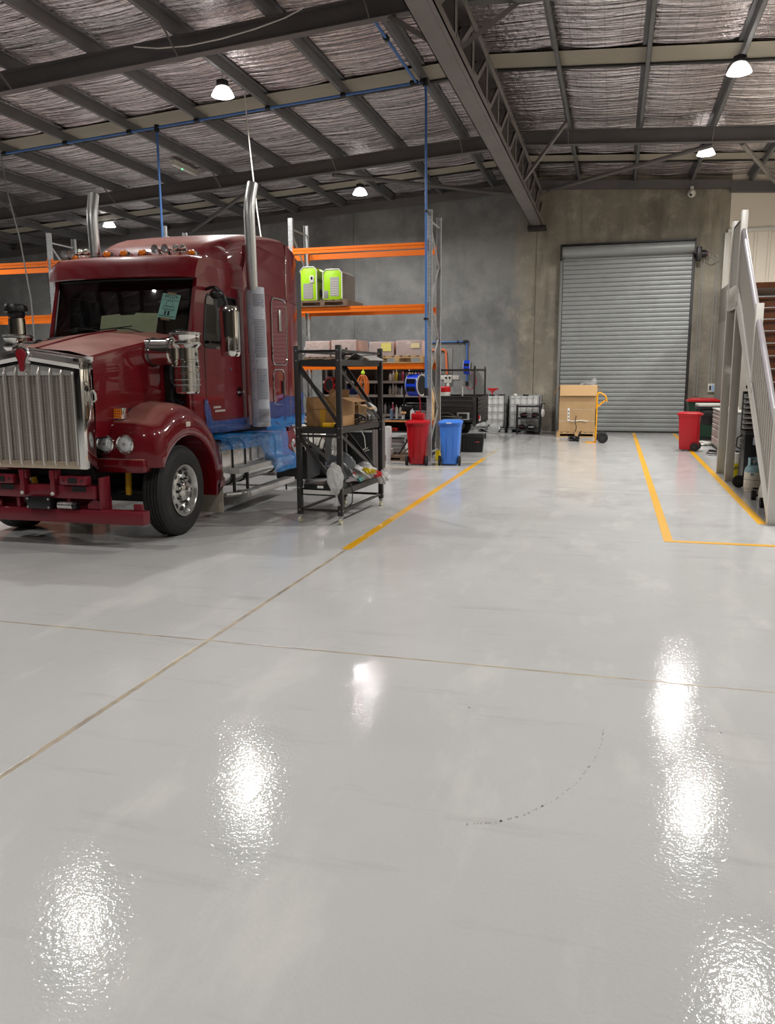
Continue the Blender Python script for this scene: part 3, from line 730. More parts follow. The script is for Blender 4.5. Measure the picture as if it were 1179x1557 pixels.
# front fenders with headlamp noses
def fender(s):
    cv, cz, ri = .08, .50, .665
    def prof(crest, half, front, lipz=0):
        """outer side contour from front bottom over the top to the rear bottom"""
        z5 = cz+.05+(crest-cz-.05)*math.sin(math.radians(124)); k_ = lambda t: .855+(z5-.855)*t
        pts = [(front, .855), (front-.012, k_(.3)), (front-.006, k_(.62)), (front+.02, k_(.86)), (front+.075, k_(.96))]
        for i in range(13):
            a = math.radians(124-136*i/12)
            pts.append((cv+(half)*math.cos(a)*1.0, cz+.05+(crest-cz-.05)*math.sin(a)))
        pts[-1] = (cv+half*.985, .66); pts.append((cv+half*.995, .45)); return pts
    secs = []
    for u, crest, half, front in ((.50, 1.54, .80, -.60), (.70, 1.56, .86, -.645), (.95, 1.545, .90, -.65), (1.03, 1.53, .90, -.64), (1.10, 1.50, .895, -.62), (1.165, 1.455, .88, -.59), (1.205, 1.40, .865, -.56), (1.225, 1.33, .85, -.54)):
        secs.append([(s*u, v, z) for v, z in prof(crest, half, front)])
    n = len(secs[0])
    # lip and inner arch
    def arch(u, r):
        pts = [(-.60+.03, .855)]*1
        out = []
        for i in range(n):
            a = math.radians(149-4.8*i if i < 5 else 124-136*(i-5)/12) if i < 18 else 0
            out.append((cv+r*math.cos(a), cz+r*math.sin(a)))
        out[-1] = (cv+r, .45); return [(s*u, v, z) for v, z in out]
    secs.append(arch(1.225, ri+.03)); secs.append(arch(1.215, ri)); secs.append(arch(.86, ri-.01))
    f = P_('fender', MB().loft(secs), M_red, ang=40)
    # nose underside / lower lip
    mb = MB().box(min(s*.48, s*1.09), max(s*.48, s*1.09), -.70, -.52, .80, .955, .03)
    mb.build('fender_lip', M_red, f)
    MB().loft([[(s*.5, -.60, .86), (s*.5, -.61, 1.2), (s*.5, -.5, 1.4), (s*.5, .9, 1.4), (s*.5, .9, .9)], [(s*.52, -.60, .86), (s*.52, -.61, 1.2), (s*.52, -.5, 1.4), (s*.52, .9, 1.4), (s*.52, .9, .9)]], closed=True, cap=True).build('inner_panel', M_black, f)
    for u in (.615, .86):
        h = MB().lathe([(.105, .03), (.108, -.02), (.098, -.03), (.086, -.02), (.086, .03)], (s*u, -.66, 1.115), (0, 1, 0), 32).build('headlight', M_chrome, f)
        MB().lathe([(.001, -.03), (.04, -.027), (.07, -.018), (.087, 0)], (s*u, -.66, 1.115), (0, 1, 0), 32).build('headlight_lens', M_lens, h)
        MB().box(s*u-.02, s*u+.02, -.694, -.684, 1.10, 1.13, .006).build('lamp_bulb', mat('lamp_bulb_grey', lin(176, 180, 184), .15, .6), h)
    i = MB().box(s*.72-.062, s*.72+.062, -.56, -.47, 1.375, 1.505, .012).build('turn_indicator', M_chrome, f)
    mb = MB()
    for a in range(4):
        for b_ in range(4): mb.box(s*.72-.05+a*.026, s*.72-.028+a*.026, -.568, -.555, 1.389+b_*.027, 1.411+b_*.027, .003)
    mb.build('indicator_lens', M_amber, i)
    m = MB().box(min(s*1.205, s*1.235), max(s*1.205, s*1.235), .02, .12, 1.262, 1.322, .01).build('side_marker', mat('pale_marker_lens', lin(206, 190, 178), .2), f)
    P_('mud_flap', MB().box(min(s*.80, s*1.17), max(s*.80, s*1.17), 1.0, 1.015, .09, .50, .004), mat('grey_rubber_flap', lin(184, 176, 158), .6))
    MB().box(min(s*1.10, s*1.21), max(s*1.10, s*1.21), .9, 1.0, .44, .56, .01).build('fender_foot', M_redm, f)
fender(1); fender(-1)
# wheels
def wheel(u, v, s, dual=False, name='front_wheel'):
    R = .525; w = .28; r = .29
    pr = [(r, -w/2+.03), (.33, -w/2), (.44, -w/2-.004), (.495, -w/2+.02), (R-.008, -w/2+.055)]
    for k in range(4):
        a = -w/2+.06+k*(w-.12)/4; b = a+(w-.12)/4
        pr += [(R, a), (R, b-.012), (R-.014, b-.011), (R-.014, b-.002)]
    pr += [(R, w/2-.06), (R-.008, w/2-.055), (.495, w/2-.02), (.44, w/2+.004), (.33, w/2), (r, w/2-.03)]
    ax = (s, 0, 0)
    t = MB().lathe(pr, (u, v, R), ax, 64).build(name, M_tyre, T, ang=25)
    o = w/2
    MB().lathe([(.30, o-.03), (.302, o+.004), (.285, o+.006), (.272, o-.012), (.262, o-.06), (.25, o-.075), (.165, o-.035), (.15, o-.028), (.001, o-.028)], (u, v, R), ax, 56).build('rim', M_alu, t, ang=40)
    MB().lathe([(.292, -o+.02), (.292, o-.04)], (u, v, R), ax, 40).build('rim_barrel', M_dark, t)
    for k in range(10):
        a = 2*PI*k/10+.3; c = (u+s*(o-.064), v+.212*math.cos(a), R+.212*math.sin(a)); c2 = (u+s*(o-.045), c[1], c[2])
        MB().cyl(c, c2, .032, n=16).build('hand_hole', M_black, t)
        a += .31
        c = (u+s*(o-.04), v+.142*math.cos(a), R+.142*math.sin(a))
        MB().rings2([(Vector(c), .018), (Vector(c)+Vector((s*.03, 0, 0)), .016), (Vector(c)+Vector((s*.05, 0, 0)), .008)], Vector(ax), 6, True).build('lug_nut', M_black, t)
    MB().lathe([(.118, o-.035), (.115, o+.0), (.1, o+.022), (.07, o+.035), (.001, o+.038)], (u, v, R), ax, 32).build('hub_cap', M_chrome, t)
for s in (-1, 1): wheel(s*1.045, 0, s)
def rearwheel(u, v, s):
    R = .52; ax = (s, 0, 0)
    t = MB().lathe([(.29, -.28), (.44, -.28), (R, -.24), (R, -.03), (.46, -.01), (.46, .01), (R, .03), (R, .24), (.44, .28), (.29, .28)], (u, v, R), ax, 48).build('rear_wheel', M_tyre, T)
    MB().lathe([(.3, .25), (.3, .285), (.28, .285), (.24, .1), (.12, .1), (.1, .2), (.001, .22)], (u, v, R), ax, 40).build('rim', M_alu, t)
for v in (5.5, 6.85):
    for s in (-1, 1): rearwheel(s*.95, v, s)
for s in (-1, 1):
    mb = MB(); secs = []
    for i in range(15):
        a = math.radians(175-110*i/14); secs.append([(s*.68, 5.5+.62*math.cos(a), .5+.62*math.sin(a)), (s*1.22, 5.5+.62*math.cos(a), .5+.62*math.sin(a)), (s*1.22, 5.5+.59*math.cos(a), .5+.59*math.sin(a)), (s*.68, 5.5+.59*math.cos(a), .5+.59*math.sin(a))])
    P_('rear_guard', mb.loft(secs, closed=True, cap=True), M_chrome)
# cab
for s in (-1, 1):
    a0, a1 = s*.955, s*1.0
    mb = MB()
    def pan(poly): mb.prism(poly, 'x', min(a0, a1), max(a0, a1))
    pan([(.60, 1.25), (2.2, 1.22), (2.2, 2.2), (.60, 2.2)])
    pan([(.62, 2.2), (.98, 2.2), (1.10, 2.86), (.86, 2.98)])
    pan([(1.96, 2.2), (2.2, 2.2), (2.2, 2.86), (1.98, 2.86)])
    pan([(.86, 2.98), (1.10, 2.86), (2.2, 2.86), (2.2, 3.32), (1.0, 3.32), (.9, 3.2)])
    cs = mb.build('cab_side', M_red, T)
    P_('door_window', MB().prism([(.97, 2.19), (1.97, 2.19), (1.99, 2.87), (1.09, 2.87)], 'x', s*.972, s*.982), M_glass)
    ring = fillet([(.985, 2.5), (.972, 2.20), (1.97, 2.20), (1.985, 2.865), (1.095, 2.865), (.985, 2.4)], .09)
    P_('window_seal', MB().tube([(s*1.0, a, b) for a, b in ring[1:-1]], .013, 6, closed=True), M_black)
    for a, b, c, d in ((.995, 1.30, .995, 2.2), (2.07, 1.28, 2.07, 2.95), (.995, 1.30, 2.07, 1.28)):
        MB().bar((s*1.001, a, b), (s*1.001, c, d), .006, .006).build('door_seam', M_dark, cs)
    h = MB().lathe([(.001, .0), (.07, .0), (.072, .006)], (s*1.0, 1.98, 1.62), (s, 0, 0), 24).build('door_handle_recess', M_black, cs)
    h.scale = (1, 1, 1)
    MB().box(min(s*1.0, s*1.03), max(s*1.0, s*1.03), 1.88, 2.08, 1.598, 1.635, .012).build('door_handle', M_chrome, cs)
    MB().cyl((s*1.0, 1.72, 1.93), (s*1.012, 1.72, 1.93), .022, n=12).build('door_lock', M_chrome, cs)
    # script lettering on the lower door
    mb = MB()
    for row, (n, z) in enumerate(((5, 1.435), (7, 1.385))):
        for k in range(n):
            y = 1.17+k*.042+row*.045
            mb.tube([(s*1.004, y, z-.012), (s*1.004, y+.008, z+.018), (s*1.004, y+.02, z+.016), (s*1.004, y+.012, z-.006), (s*1.004, y+.034, z-.01), (s*1.004, y+.044, z+.012)], .0026, 5)
    mb.build('door_script', M_paper, cs)
    P_('cowl_side', MB().prism([(.55, 1.25), (.66, 1.25), (.66, 2.32), (.55, 2.3)], 'x', min(s*.8, s*1.0), max(s*.8, s*1.0)), M_red)
    P_('sill_film', MB().grid(14, 4, lambda a, b: (s*(1.012+.006*math.sin(a*40)+.004*math.sin(b*9+a*17)), 1.0+1.25*a, 1.10+.16*b+.05*max(0, .3-a))), M_blueband)
    # film over the front corner of the door
    P_('corner_film', MB().grid(4, 6, lambda a, b: (s*(1.014+.008*math.sin(a*9+b*7)), .93+.24*a*(1-.7*b)-.02*b, 1.2+.35*b)), M_blueband)
# firewall, floor, rear wall, interior
P_('cab_floor', MB().box(-.95, .95, .62, 2.2, 1.2, 1.27).box(-.95, .95, .55, .62, 1.2, 2.32), M_dark)
P_('dashboard', MB().box(-.93, .93, .64, 1.15, 1.9, 2.34, .05), M_black)
P_('cab_headliner', MB().box(-.94, .94, .98, 2.2, 3.1, 3.28), M_dark)
st = mat('dark_seat_cloth', lin(34, 33, 34), .85)
for s in (-1, 1): P_('seat', MB().box(s*.5-.24, s*.5+.24, 1.5, 1.98, 1.6, 1.75, .05).box(s*.5-.24, s*.5+.24, 1.86, 2.02, 1.7, 2.5, .06).box(s*.5-.13, s*.5+.13, 1.9, 2.0, 2.52, 2.74, .05), st)
P_('steering_wheel', MB().tube([(.5+.2*math.cos(2*PI*k/24), 1.22+.12*math.sin(2*PI*k/24), 2.3+.14*math.sin(2*PI*k/24)) for k in range(24)], .014, 8, closed=True), M_black)
P_('sleeper_curtain', MB().box(-.95, .95, 2.2, 2.24, 1.27, 3.2), M_dark)
# windscreen and visor
bow = lambda u: .12*(u/.95)**2
ws = lambda a, b: ((-.945+1.89*a)*(1+.012*b), .585+bow(-.945+1.89*a)+.2*b, 2.335+.69*b)
P_('windscreen', MB().grid(18, 4, ws), M_glass)
ring = [ws(i/16, 0) for i in range(17)]+[ws(1, i/6) for i in range(1, 7)]+[ws(1-i/16, 1) for i in range(1, 17)]+[ws(0, 1-i/6) for i in range(1, 6)]
P_('windscreen_seal', MB().tube(ring, .018, 6, closed=True), M_black)
for s in (0, 1): P_('screen_edge_trim', MB().tube([(ws(s, b/5)[0]+(.012 if s else -.012), ws(s, b/5)[1]+.02, ws(s, b/5)[2]) for b in range(6)], .012, 6), M_alu)
for s in (-1, 1):   # wiper
    P_('wiper', MB().tube([(s*.25+.2, .55, 2.36), (s*.25-.05, .57, 2.42), (s*.25-.3, .60, 2.43)], .008, 6).bar((s*.25-.5, .605, 2.41), (s*.25+.0, .58, 2.45), .012), M_black)
P_('cowl', MB().loft([[(u, .50+bow(u)*.6, 2.32), (u, .60+bow(u), 2.345)] for u in [(-.95+1.9*k/12) for k in range(13)]]), M_black)
secs = []
for k in range(29):
    u = -1.03+2.06*k/28; e = max(0, (abs(u)-.9)/.13); v = .60+.16*(u/1.0)**2+.05*e
    secs.append([(u, v+.32, 3.312-.01*e), (u, v+.16, 3.305-.015*e), (u, v+.06, 3.265-.02*e), (u, v-.0, 3.16-.01*e), (u, v-.045, 3.035+.0*e), (u, v-.03, 3.022), (u, v+.03, 3.05), (u, v+.2, 3.1)])
P_('sun_visor', MB().loft(secs, closed=True, cap=True), M_red, ang=40)
# cab roof skin and raised sleeper roof
secs = []
for v, e in ((.86, .02), (1.1, 0), (1.7, 0), (2.25, 0)):
    q = [(1.003, 2.9), (1.003, 3.2-e), (.985, 3.27-e), (.93, 3.312-e), (.5, 3.325-e), (0, 3.328-e)]
    secs.append([(a, v, b) for a, b in q]+[(-a, v, b) for a, b in q[-2::-1]])
P_('cab_roof', MB().loft(secs), M_red, ang=45)
secs = []
for v, hw, zt, zs in ((1.38, .66, 3.33, 3.31), (1.43, .74, 3.42, 3.32), (1.53, .82, 3.52, 3.34), (1.68, .87, 3.60, 3.38), (1.9, .92, 3.68, 3.45), (2.2, .97, 3.76, 3.56), (2.6, 1.03, 3.83, 3.65), (3.1, 1.06, 3.89, 3.72), (3.62, 1.07, 3.93, 3.76)):
    q = [(hw+.0, 3.28), (hw, zs-.02), (hw-.03, zs+(zt-zs)*.5), (hw-.10, zt-.045), (hw-.22, zt-.012), (hw*.4, zt+.004), (0, zt+.008)]
    secs.append([(a, v, b) for a, b in q]+[(-a, v, b) for a, b in q[-2::-1]])
sr = P_('sleeper_roof', MB().loft(secs), M_red, ang=32)
# sleeper box
secs = []
for v, hw in ((2.2, 1.0), (2.32, 1.045), (2.5, 1.07), (3.63, 1.072)):
    zt = 3.29 if v < 2.3 else 3.62 if v < 2.45 else 3.66
    q = [(hw-.02, 1.15), (hw, 1.2), (hw, zt-.05), (hw-.03, zt)]
    secs.append([(a, v, b) for a, b in q]+[(-a, v, b) for a, b in q[::-1]])
sl = P_('sleeper', MB().loft(secs, closed=True, cap=True), M_red, ang=40)
for s in (-1, 1):
    ex = P_('side_extender', MB().prism([(3.645, 1.13), (4.08, 1.13), (4.08, 3.66), (3.95, 3.75), (3.645, 3.82)], 'x', min(s*1.035, s*1.075), max(s*1.035, s*1.075), .006), M_red)
    MB().prism([(4.08, 1.13), (4.30, 1.13), (4.30, 3.45), (4.16, 3.66), (4.08, 3.68)], 'x', min(s*1.045, s*1.068), max(s*1.045, s*1.068)).build('rubber_flap', mat('charcoal_rubber', lin(58, 58, 58), .7), ex)
    MB().bar((s*1.077, 3.645, 2.98), (s*1.077, 4.08, 2.95), .006).build('panel_seam', M_dark, ex)
    MB().box(min(s*1.07, s*1.085), max(s*1.07, s*1.085), 3.60, 3.62, 3.0, 3.66, .004).build('chrome_strip', M_chrome, sl)
    MB().bar((s*1.073, 2.5, 3.0), (s*1.073, 3.63, 2.99), .006).build('panel_seam', M_dark, sl)
    lk = MB().prism(rrect(3.02, 3.56, 2.02, 2.96, .1), 'x', min(s*1.068, s*1.082), max(s*1.068, s*1.082)).build('locker_door', M_red, sl)
    MB().tube([(s*1.082, a, b) for a, b in rrect(3.0, 3.58, 2.0, 2.98, .11)], .011, 6, closed=True).build('locker_trim', M_chrome, sl)
    MB().box(min(s*1.08, s*1.10), max(s*1.08, s*1.10), 3.26, 3.36, 2.50, 2.82, .012).build('locker_latch', M_brush, sl)
    MB().tube([(s*1.078, a, b) for a, b in rrect(3.02, 3.46, 1.40, 1.93, .1)], .011, 6, closed=True).build('hatch_trim', M_chrome, sl)
    MB().box(min(s*1.08, s*1.10), max(s*1.08, s*1.10), 3.36, 3.41, 1.55, 1.76, .01).build('hatch_latch', M_black, sl)
    P_('sleeper_film', MB().grid(20, 10, lambda a, b: (s*(1.088+.012*math.sin(a*23+b*11)+.008*math.sin(b*19-a*7)), 2.62+1.62*a, 1.06+.5*b*(.72+.28*a)+.02*math.sin(a*14))), M_blueband)
    P_('sleeper_film_skirt', MB().grid(20, 4, lambda a, b: (s*(1.10+.012*math.sin(a*29+b*5)), 2.66+1.6*a, 1.045+.16*b+.012*math.sin(a*20))), M_bluefilm)
P_('sleeper_rear', MB().box(-1.03, 1.03, 3.63, 3.66, 1.15, 3.8), M_redm)
# marker lights, horns
for u, v in ((-.83, 1.10), (-.25, .92), (0, .90), (.25, .92), (.83, 1.10)):
    b = MB().loft([[(u+a*.06*k, v+d, 3.325+h*k2*1.15) for a, h in ((-1, 0), (-.8, .05), (0, .075), (.8, .05), (1, 0))] for d, k, k2 in ((-.02, 1, .75), (.03, 1, 1), (.12, .8, .8), (.24, .3, .2))]).build('cab_marker_light', M_chrome, T)
    MB().ball((u, v-.012, 3.362), .055, sc=(1, .6, .68)).build('marker_lens', M_amber, b)
def horn(u, v, z):
    h = MB().lathe([(.052, 0), (.049, .012), (.032, .05), (.020, .11), (.014, .2), (.014, .34)], (u, v, z), (0, 1, 0), 20).build('air_horn', M_chrome, T)
    MB().lathe([(.047, .012), (.026, .05), (.001, .055)], (u, v, z), (0, 1, 0), 20).build('horn_throat', M_galv, h)
    MB().lathe([(.001, .30), (.03, .31), (.034, .34), (.03, .37), (.001, .375)], (u, v, z), (0, 1, 0), 16).build('horn_driver', M_chrome, h)
    MB().box(u-.012, u+.012, v+.12, v+.15, z-.1, z).build('horn_bracket', M_chrome, h)
for u, v, z in ((.38, .98, 3.41), (.52, .98, 3.41), (-.98, 1.05, 3.41), (-.88, 1.05, 3.41)): horn(u, v, z)
for u in (.62, .72, -.76, -.66): P_('horn_valve', MB().ball((u, 1.08, 3.43), .042).ball((u, 1.08, 3.37), .03).box(u-.05, u+.05, 1.06, 1.10, 3.39, 3.41), M_chrome)
P_('horn_air_line', MB().tube([(-.95, 1.4, 3.42), (-.6, 1.42, 3.43), (-.3, 1.4, 3.35)], .008, 6), M_dark)
# exhaust stacks and shields
for s in (-1, 1):
    e = P_('exhaust_stack', MB().tube(fillet([(s*1.2, 2.08, 2.99), (s*1.2, 2.05, 4.07), (s*1.22, 2.15, 4.38)], .14, 8), .076, 24), M_brush)
    mb = MB(); secs = []
    for k in range(25):
        a = math.radians(-200+220*k/24) if s > 0 else math.radians(180+200-220*k/24)
        secs.append([(s*1.2+.13*math.cos(a), 2.15+.09*(1-t)+.13*math.sin(a), 1.13+1.9*t) for t in (0, 1)])
    sh = mb.loft(secs).build('heat_shield', mat('filmed_steel_shield', lin(192, 194, 202), .35, .12, bump=.12, bscale=25), T)
    for z0, n in ((2.76, 5), (1.98, 20), (1.33, 15), (1.16, 3)) if False else ((2.78, 8), (2.10, 24), (1.52, 20), (1.20, 9)):
        h = MB()
        for k in range(n):
            z = z0+k*.0215; t = (z-1.13)/1.9; cy = 2.15+.09*(1-t)
            for q in range(9):
                a = math.radians(-76+q*9) if s > 0 else math.radians(256-q*9)
                d = Vector((math.cos(a), math.sin(a), 0)); c = Vector((s*1.2, cy, z)); tn = Vector((-d.y, d.x, 0))
                h._add([c+d*.1312+tn*x_+Vector((0, 0, z_)) for x_, z_ in ((-.006, -.006), (.006, -.006), (.006, .006), (-.006, .006))], [(0, 1, 2, 3)])
        h.build('shield_perforations', M_dark, sh, recalc=False)
    r2 = random.Random(4); mb = MB()
    for k in range(34):
        z = 1.2+r2.random()*1.75; t = (z-1.13)/1.9; a0 = math.radians(-120+r2.random()*110)
        if s < 0: a0 = PI-a0
        pts = []
        for q in range(3):
            a = a0+q*.11; pts.append((s*1.2+.1325*math.cos(a), 2.15+.09*(1-t)+.1325*math.sin(a), z+q*.014))
        mb.tube(pts, .0035, 4)
    mb.build('film_print', mat('blue_film_print', lin(96, 116, 176), .4), sh)
# air cleaners
def aircleaner(s):
    u, v = s*1.14, .26
    pr = [(.001, 1.64), (.13, 1.64), (.142, 1.66), (.142, 1.72), (.148, 1.725), (.148, 1.86), (.153, 1.865), (.153, 1.885), (.145, 1.89), (.145, 2.0), (.15, 2.005), (.15, 2.03), (.143, 2.035), (.143, 2.16), (.172, 2.19), (.178, 2.20), (.178, 2.23), (.166, 2.235), (.17, 2.30), (.176, 2.31), (.176, 2.34), (.16, 2.35), (.001, 2.35)]
    if s < 0: pr = pr[:-2]+[(.18, 2.345), (.1, 2.355), (.105, 2.36), (.098, 2.55), (.001, 2.56)]
    a = P_('air_cleaner', MB().lathe(pr, (u, v, 0), (0, 0, 1), 40), M_chrome, ang=30)
    for z in (1.74, 1.80, 1.95, 2.21, 2.325): MB().lathe([(.154 if z < 2.1 else .181, z-.004), (.154 if z < 2.1 else .181, z+.004)], (u, v, 0), (0, 0, 1), 40).build('cleaner_band', M_galv, a)
    if s < 0: MB().lathe([(.09, 2.56), (.105, 2.60), (.10, 2.63), (.135, 2.63), (.14, 2.68), (.12, 2.72), (.001, 2.725)], (u, v, 0), (0, 0, 1), 24).build('precleaner_cap', M_black, a)
    i = P_('intake_elbow', MB().cyl((s*.70, .18, 2.12), (s*1.06, .18, 2.12), .155, n=36).lathe([(.155, 0), (.175, .0), (.175, .03), (.155, .03)], (s*1.0, .18, 2.12), (s, 0, 0), 36), M_chrome)
    MB().lathe([(.17, 0), (.16, .006), (.15, .0)], (s*.772, .18, 2.12), (s, 0, 0), 36).build('elbow_seal', M_dark, i)
    rr_ = random.Random(9); mb = MB()
    for k in range(14):
        y = .36+.34*rr_.random(); z = 1.55+.45*rr_.random()
        mb.tube([(s*(.80+.06*rr_.random()), y, z), (s*(.9+.05*rr_.random()), y+.1*(rr_.random()-.5), z-.08), (s*(.86+.06*rr_.random()), y+.16, z-.16*rr_.random())], .022, 7)
    mb.box(min(s*.72, s*.86), max(s*.72, s*.86), .36, .64, 1.5, 2.16)
    P_('engine_bay_hoses', mb, M_black)
aircleaner(1); aircleaner(-1)
# mirror
for s in (1,):
    m = MB().loft([[(s*(1.235+.03)+a*.125*k, 1.06+b*.085*k, z) for a, b in ((-1, .6), (-.86, -.5), (-.5, -.9), (.5, -.9), (.86, -.5), (1, .6), (.9, .9), (-.9, .9))] for z, k in ((2.08, .82), (2.10, .95), (2.16, 1), (2.3, 1), (2.31, 1.02), (2.33, 1), (2.62, 1), (2.68, .94), (2.70, .8))], closed=True, cap=True).xform(Matrix.Translation((s*.05, 0, 0))).build('mirror', M_chrome, T, ang=40)
    MB().tube(fillet([(s*1.0, 1.12, 2.92), (s*1.16, 1.05, 2.94), (s*1.28, 1.04, 2.82), (s*1.30, 1.05, 2.68)], .08), .022, 8).build('mirror_arm', M_black, m)
    MB().tube([(s*1.0, 1.2, 2.27), (s*1.22, 1.07, 2.25)], .018, 8).build('mirror_arm', M_black, m)
    MB().tube([(s*1.12, 1.12, 2.19), (s*1.24, 1.07, 2.18)], .022, 8).build('mirror_clamp', M_cream, m)
    b = MB().ball((s*1.19, 1.0, 2.84), .085, sc=(1, .8, .8)).build('spotter_mirror', M_black, m)
# fuel tanks, steps and blue film
for s in (-1, 1):
    pr = rrect(.52, 1.12, .40, .98, .12)
    k = P_('fuel_tank', MB().prism([(s*a, b) for a, b in pr], 'y', 1.12, 3.2, .0), M_alu)
    for v in (1.42, 1.82, 2.9):
        MB().tube([(s*(a+.006*(1 if a > .8 else -1)), v, b+.006*(1 if b > .7 else -1)) for a, b in pr], .012, 6, closed=True).build('tank_strap', M_black, k)
    MB().box(min(s*1.12, s*1.125), max(s*1.12, s*1.125), 2.0, 2.25, .66, .86, .02).build('tank_port', M_galv, k)
    MB().box(min(s*1.0, s*1.12), max(s*1.0, s*1.12), 1.04, 1.10, .42, .95, .01).build('tank_end_plate', M_brush, k)
    st1 = P_('side_step', MB().box(min(s*1.10, s*1.27), max(s*1.10, s*1.27), 1.32, 3.25, .555, .625, .008), M_step)
    mb = MB()
    for q in range(30): mb.box(min(s*1.12, s*1.25), max(s*1.12, s*1.25), 1.35+q*.063, 1.372+q*.063, .624, .632)
    mb.build('step_tread', M_galv, st1)
    for v in (1.40, 1.82): MB().box(min(s*1.12, s*1.15), max(s*1.12, s*1.15), v, v+.04, .28, .56).build('step_hanger', M_dark, st1)
    st2 = P_('lower_step', MB().box(min(s*1.12, s*1.29), max(s*1.12, s*1.29), 1.62, 3.25, .215, .285, .008), M_step)
    mb = MB()
    for q in range(25): mb.box(min(s*1.14, s*1.27), max(s*1.14, s*1.27), 1.65+q*.063, 1.672+q*.063, .284, .292)
    mb.build('step_tread', M_galv, st2)
    MB().tube([(s*1.14, 1.12, .30), (s*1.16, 1.35, .28), (s*1.2, 1.62, .25)], .03, 8).box(min(s*1.1, s*1.28), max(s*1.1, s*1.28), 1.5, 1.62, .19, .31, .03).build('step_end_bracket', M_brush, st2)
    MB().box(min(s*1.15, s*1.17), max(s*1.15, s*1.17), 3.2, 3.22, .08, .22).build('step_foot', M_dark, st2)
    rr_ = random.Random(11)
    jit = [[rr_.uniform(-1, 1) for _ in range(60)] for _ in range(60)]
    def film(a, b):
        i, j = int(a*40), int(b*24); n_ = jit[i % 60][j % 60]
        v = 1.0+2.28*a
        drop = .16+.10*max(0, min(1, (a-.2)/.15))*.3+.42*max(0, min(1, (a-.55)/.10))
        if b < .45:
            t = b/.45; u = .56+.60*t; z = 1.055+.03*math.sin(a*9)*t+.012*n_-.01*t
        else:
            t = (b-.45)/.55; z = 1.045-drop*t+.012*n_; u = 1.17+.02*math.sin(a*31+t*3)+.014*n_
            if a > .60 and z < .70: u += .14*min(1, (.70-z)/.06)
        return (s*u, v, z)
    P_('protective_film', MB().grid(40, 24, film), M_bluefilm, ang=60)
    P_('battery_box', MB().box(min(s*.5, s*1.02), max(s*.5, s*1.02), 3.3, 3.85, .42, .95, .02), M_redm)
# equipment behind the cab
P_('coolant_reservoir', MB().box(.72, 1.06, 4.35, 4.95, .64, 1.02, .05), M_cream)
for v in (4.5, 4.75): P_('reservoir_strap', MB().box(.71, 1.075, v-.02, v+.02, .62, 1.035, .01), M_black)
P_('under_tray_box', MB().box(.55, 1.12, 4.28, 4.92, .10, .60, .02), M_black)
P_('rear_bracket', MB().prism([(3.9, .4), (4.2, .4), (4.2, .85), (4.05, 1.05), (3.9, 1.05)], 'x', .9, .95), M_redm)
P_('chrome_pipe', MB().tube([(1.0, 4.25, 1.1), (1.05, 4.3, .8), (1.02, 4.5, .35)], .02, 8), M_chrome)
P_('fifth_wheel', MB().box(-.45, .45, 5.7, 6.6, 1.02, 1.12, .02), M_black)
P_('valve_cluster', MB().ball((.9, 4.1, .75), .08).ball((.95, 4.15, .6), .07).ball((.92, 4.2, .9), .06).tube([(.9, 3.95, .9), (1.0, 4.1, .5), (.95, 4.3, .3)], .02), M_galv)

# loose papers behind the windscreen
def tl(u, v, z): 
    c, s_ = math.cos(.018), math.sin(.018); return (-5.968+u*c-v*s_, 8.249+u*s_+v*c, z)
note = thing('paper_notice', 'mint green paper notice with handwriting taped inside the windscreen', 'paper', tl(.66, .775, 2.69), .018)
Mn = Matrix.Translation((0, 0, 0)) @ Matrix.Rotation(math.radians(-16), 4, 'X') @ Matrix.Rotation(math.radians(9), 4, 'Y')
MB().box(-.125, .125, -.001, .001, -.155, .155).xform(Mn).build('sheet', mat('mint_paper', lin(190, 238, 230), .6), note)
mb = MB()
for zc, n, w_ in ((.075, 7, .10), (-.005, 6, .07), (-.035, 6, .08), (-.13, 9, .095)):
    for k in range(n):
        x = -w_+2*w_*k/(n-1); mb.tube([(x-.008, -.003, zc-.008), (x-.003, -.003, zc+.01), (x+.003, -.003, zc-.004), (x+.009, -.003, zc+.008)], .0022, 4)
mb.tube([(.05*math.cos(2*PI*k/20), -.003, .03+.035*math.sin(2*PI*k/20)) for k in range(20)], .002, 4, closed=True)
mb.box(-.07, .075, -.003, -.002, -.052, -.046); mb.box(-.045, -.02, -.003, -.002, -.115, -.06).box(.0, .03, -.003, -.002, -.115, -.06)
mb.xform(Mn).build('handwriting', M_dark, note)
MB().box(-.06, .06, -.003, .002, .148, .175).box(-.075, .05, -.003, .002, -.178, -.15).xform(Mn).build('tape', mat('brown_tape', lin(168, 108, 42), .4), note)
def text(s_, size, name, m, par, M_):
    c = bpy.data.curves.new(name, 'FONT'); c.body = s_; c.size = size; c.align_x = 'CENTER'; c.extrude = .0006
    o = bpy.data.objects.new(name, c); COL.objects.link(o)
    dg = bpy.context.evaluated_depsgraph_get(); me = bpy.data.meshes.new_from_object(o.evaluated_get(dg))
    bpy.data.objects.remove(o); me.materials.append(m); me.transform(M_)
    r = bpy.data.objects.new(name, me); COL.objects.link(r); r.parent = par; return r
text('492329', .062, 'notice_number', M_dark, note, Mn @ Matrix.Translation((0, -.003, .1)) @ Matrix.Rotation(PI/2, 4, 'X'))
t = thing('dashboard_card', 'folded beige card standing on the dashboard behind the windscreen', 'card', tl(-.01, .90, 2.41), .018)
MB().prism([(-.41, -.06), (.40, -.06), (.42, .22), (.10, .235), (.07, .21), (-.12, .205), (-.14, .225), (-.40, .205)], 'y', -.004, .004).xform(Matrix.Rotation(math.radians(-14), 4, 'X')).build('card_panel', mat('beige_card', lin(206, 202, 166), .7), t)
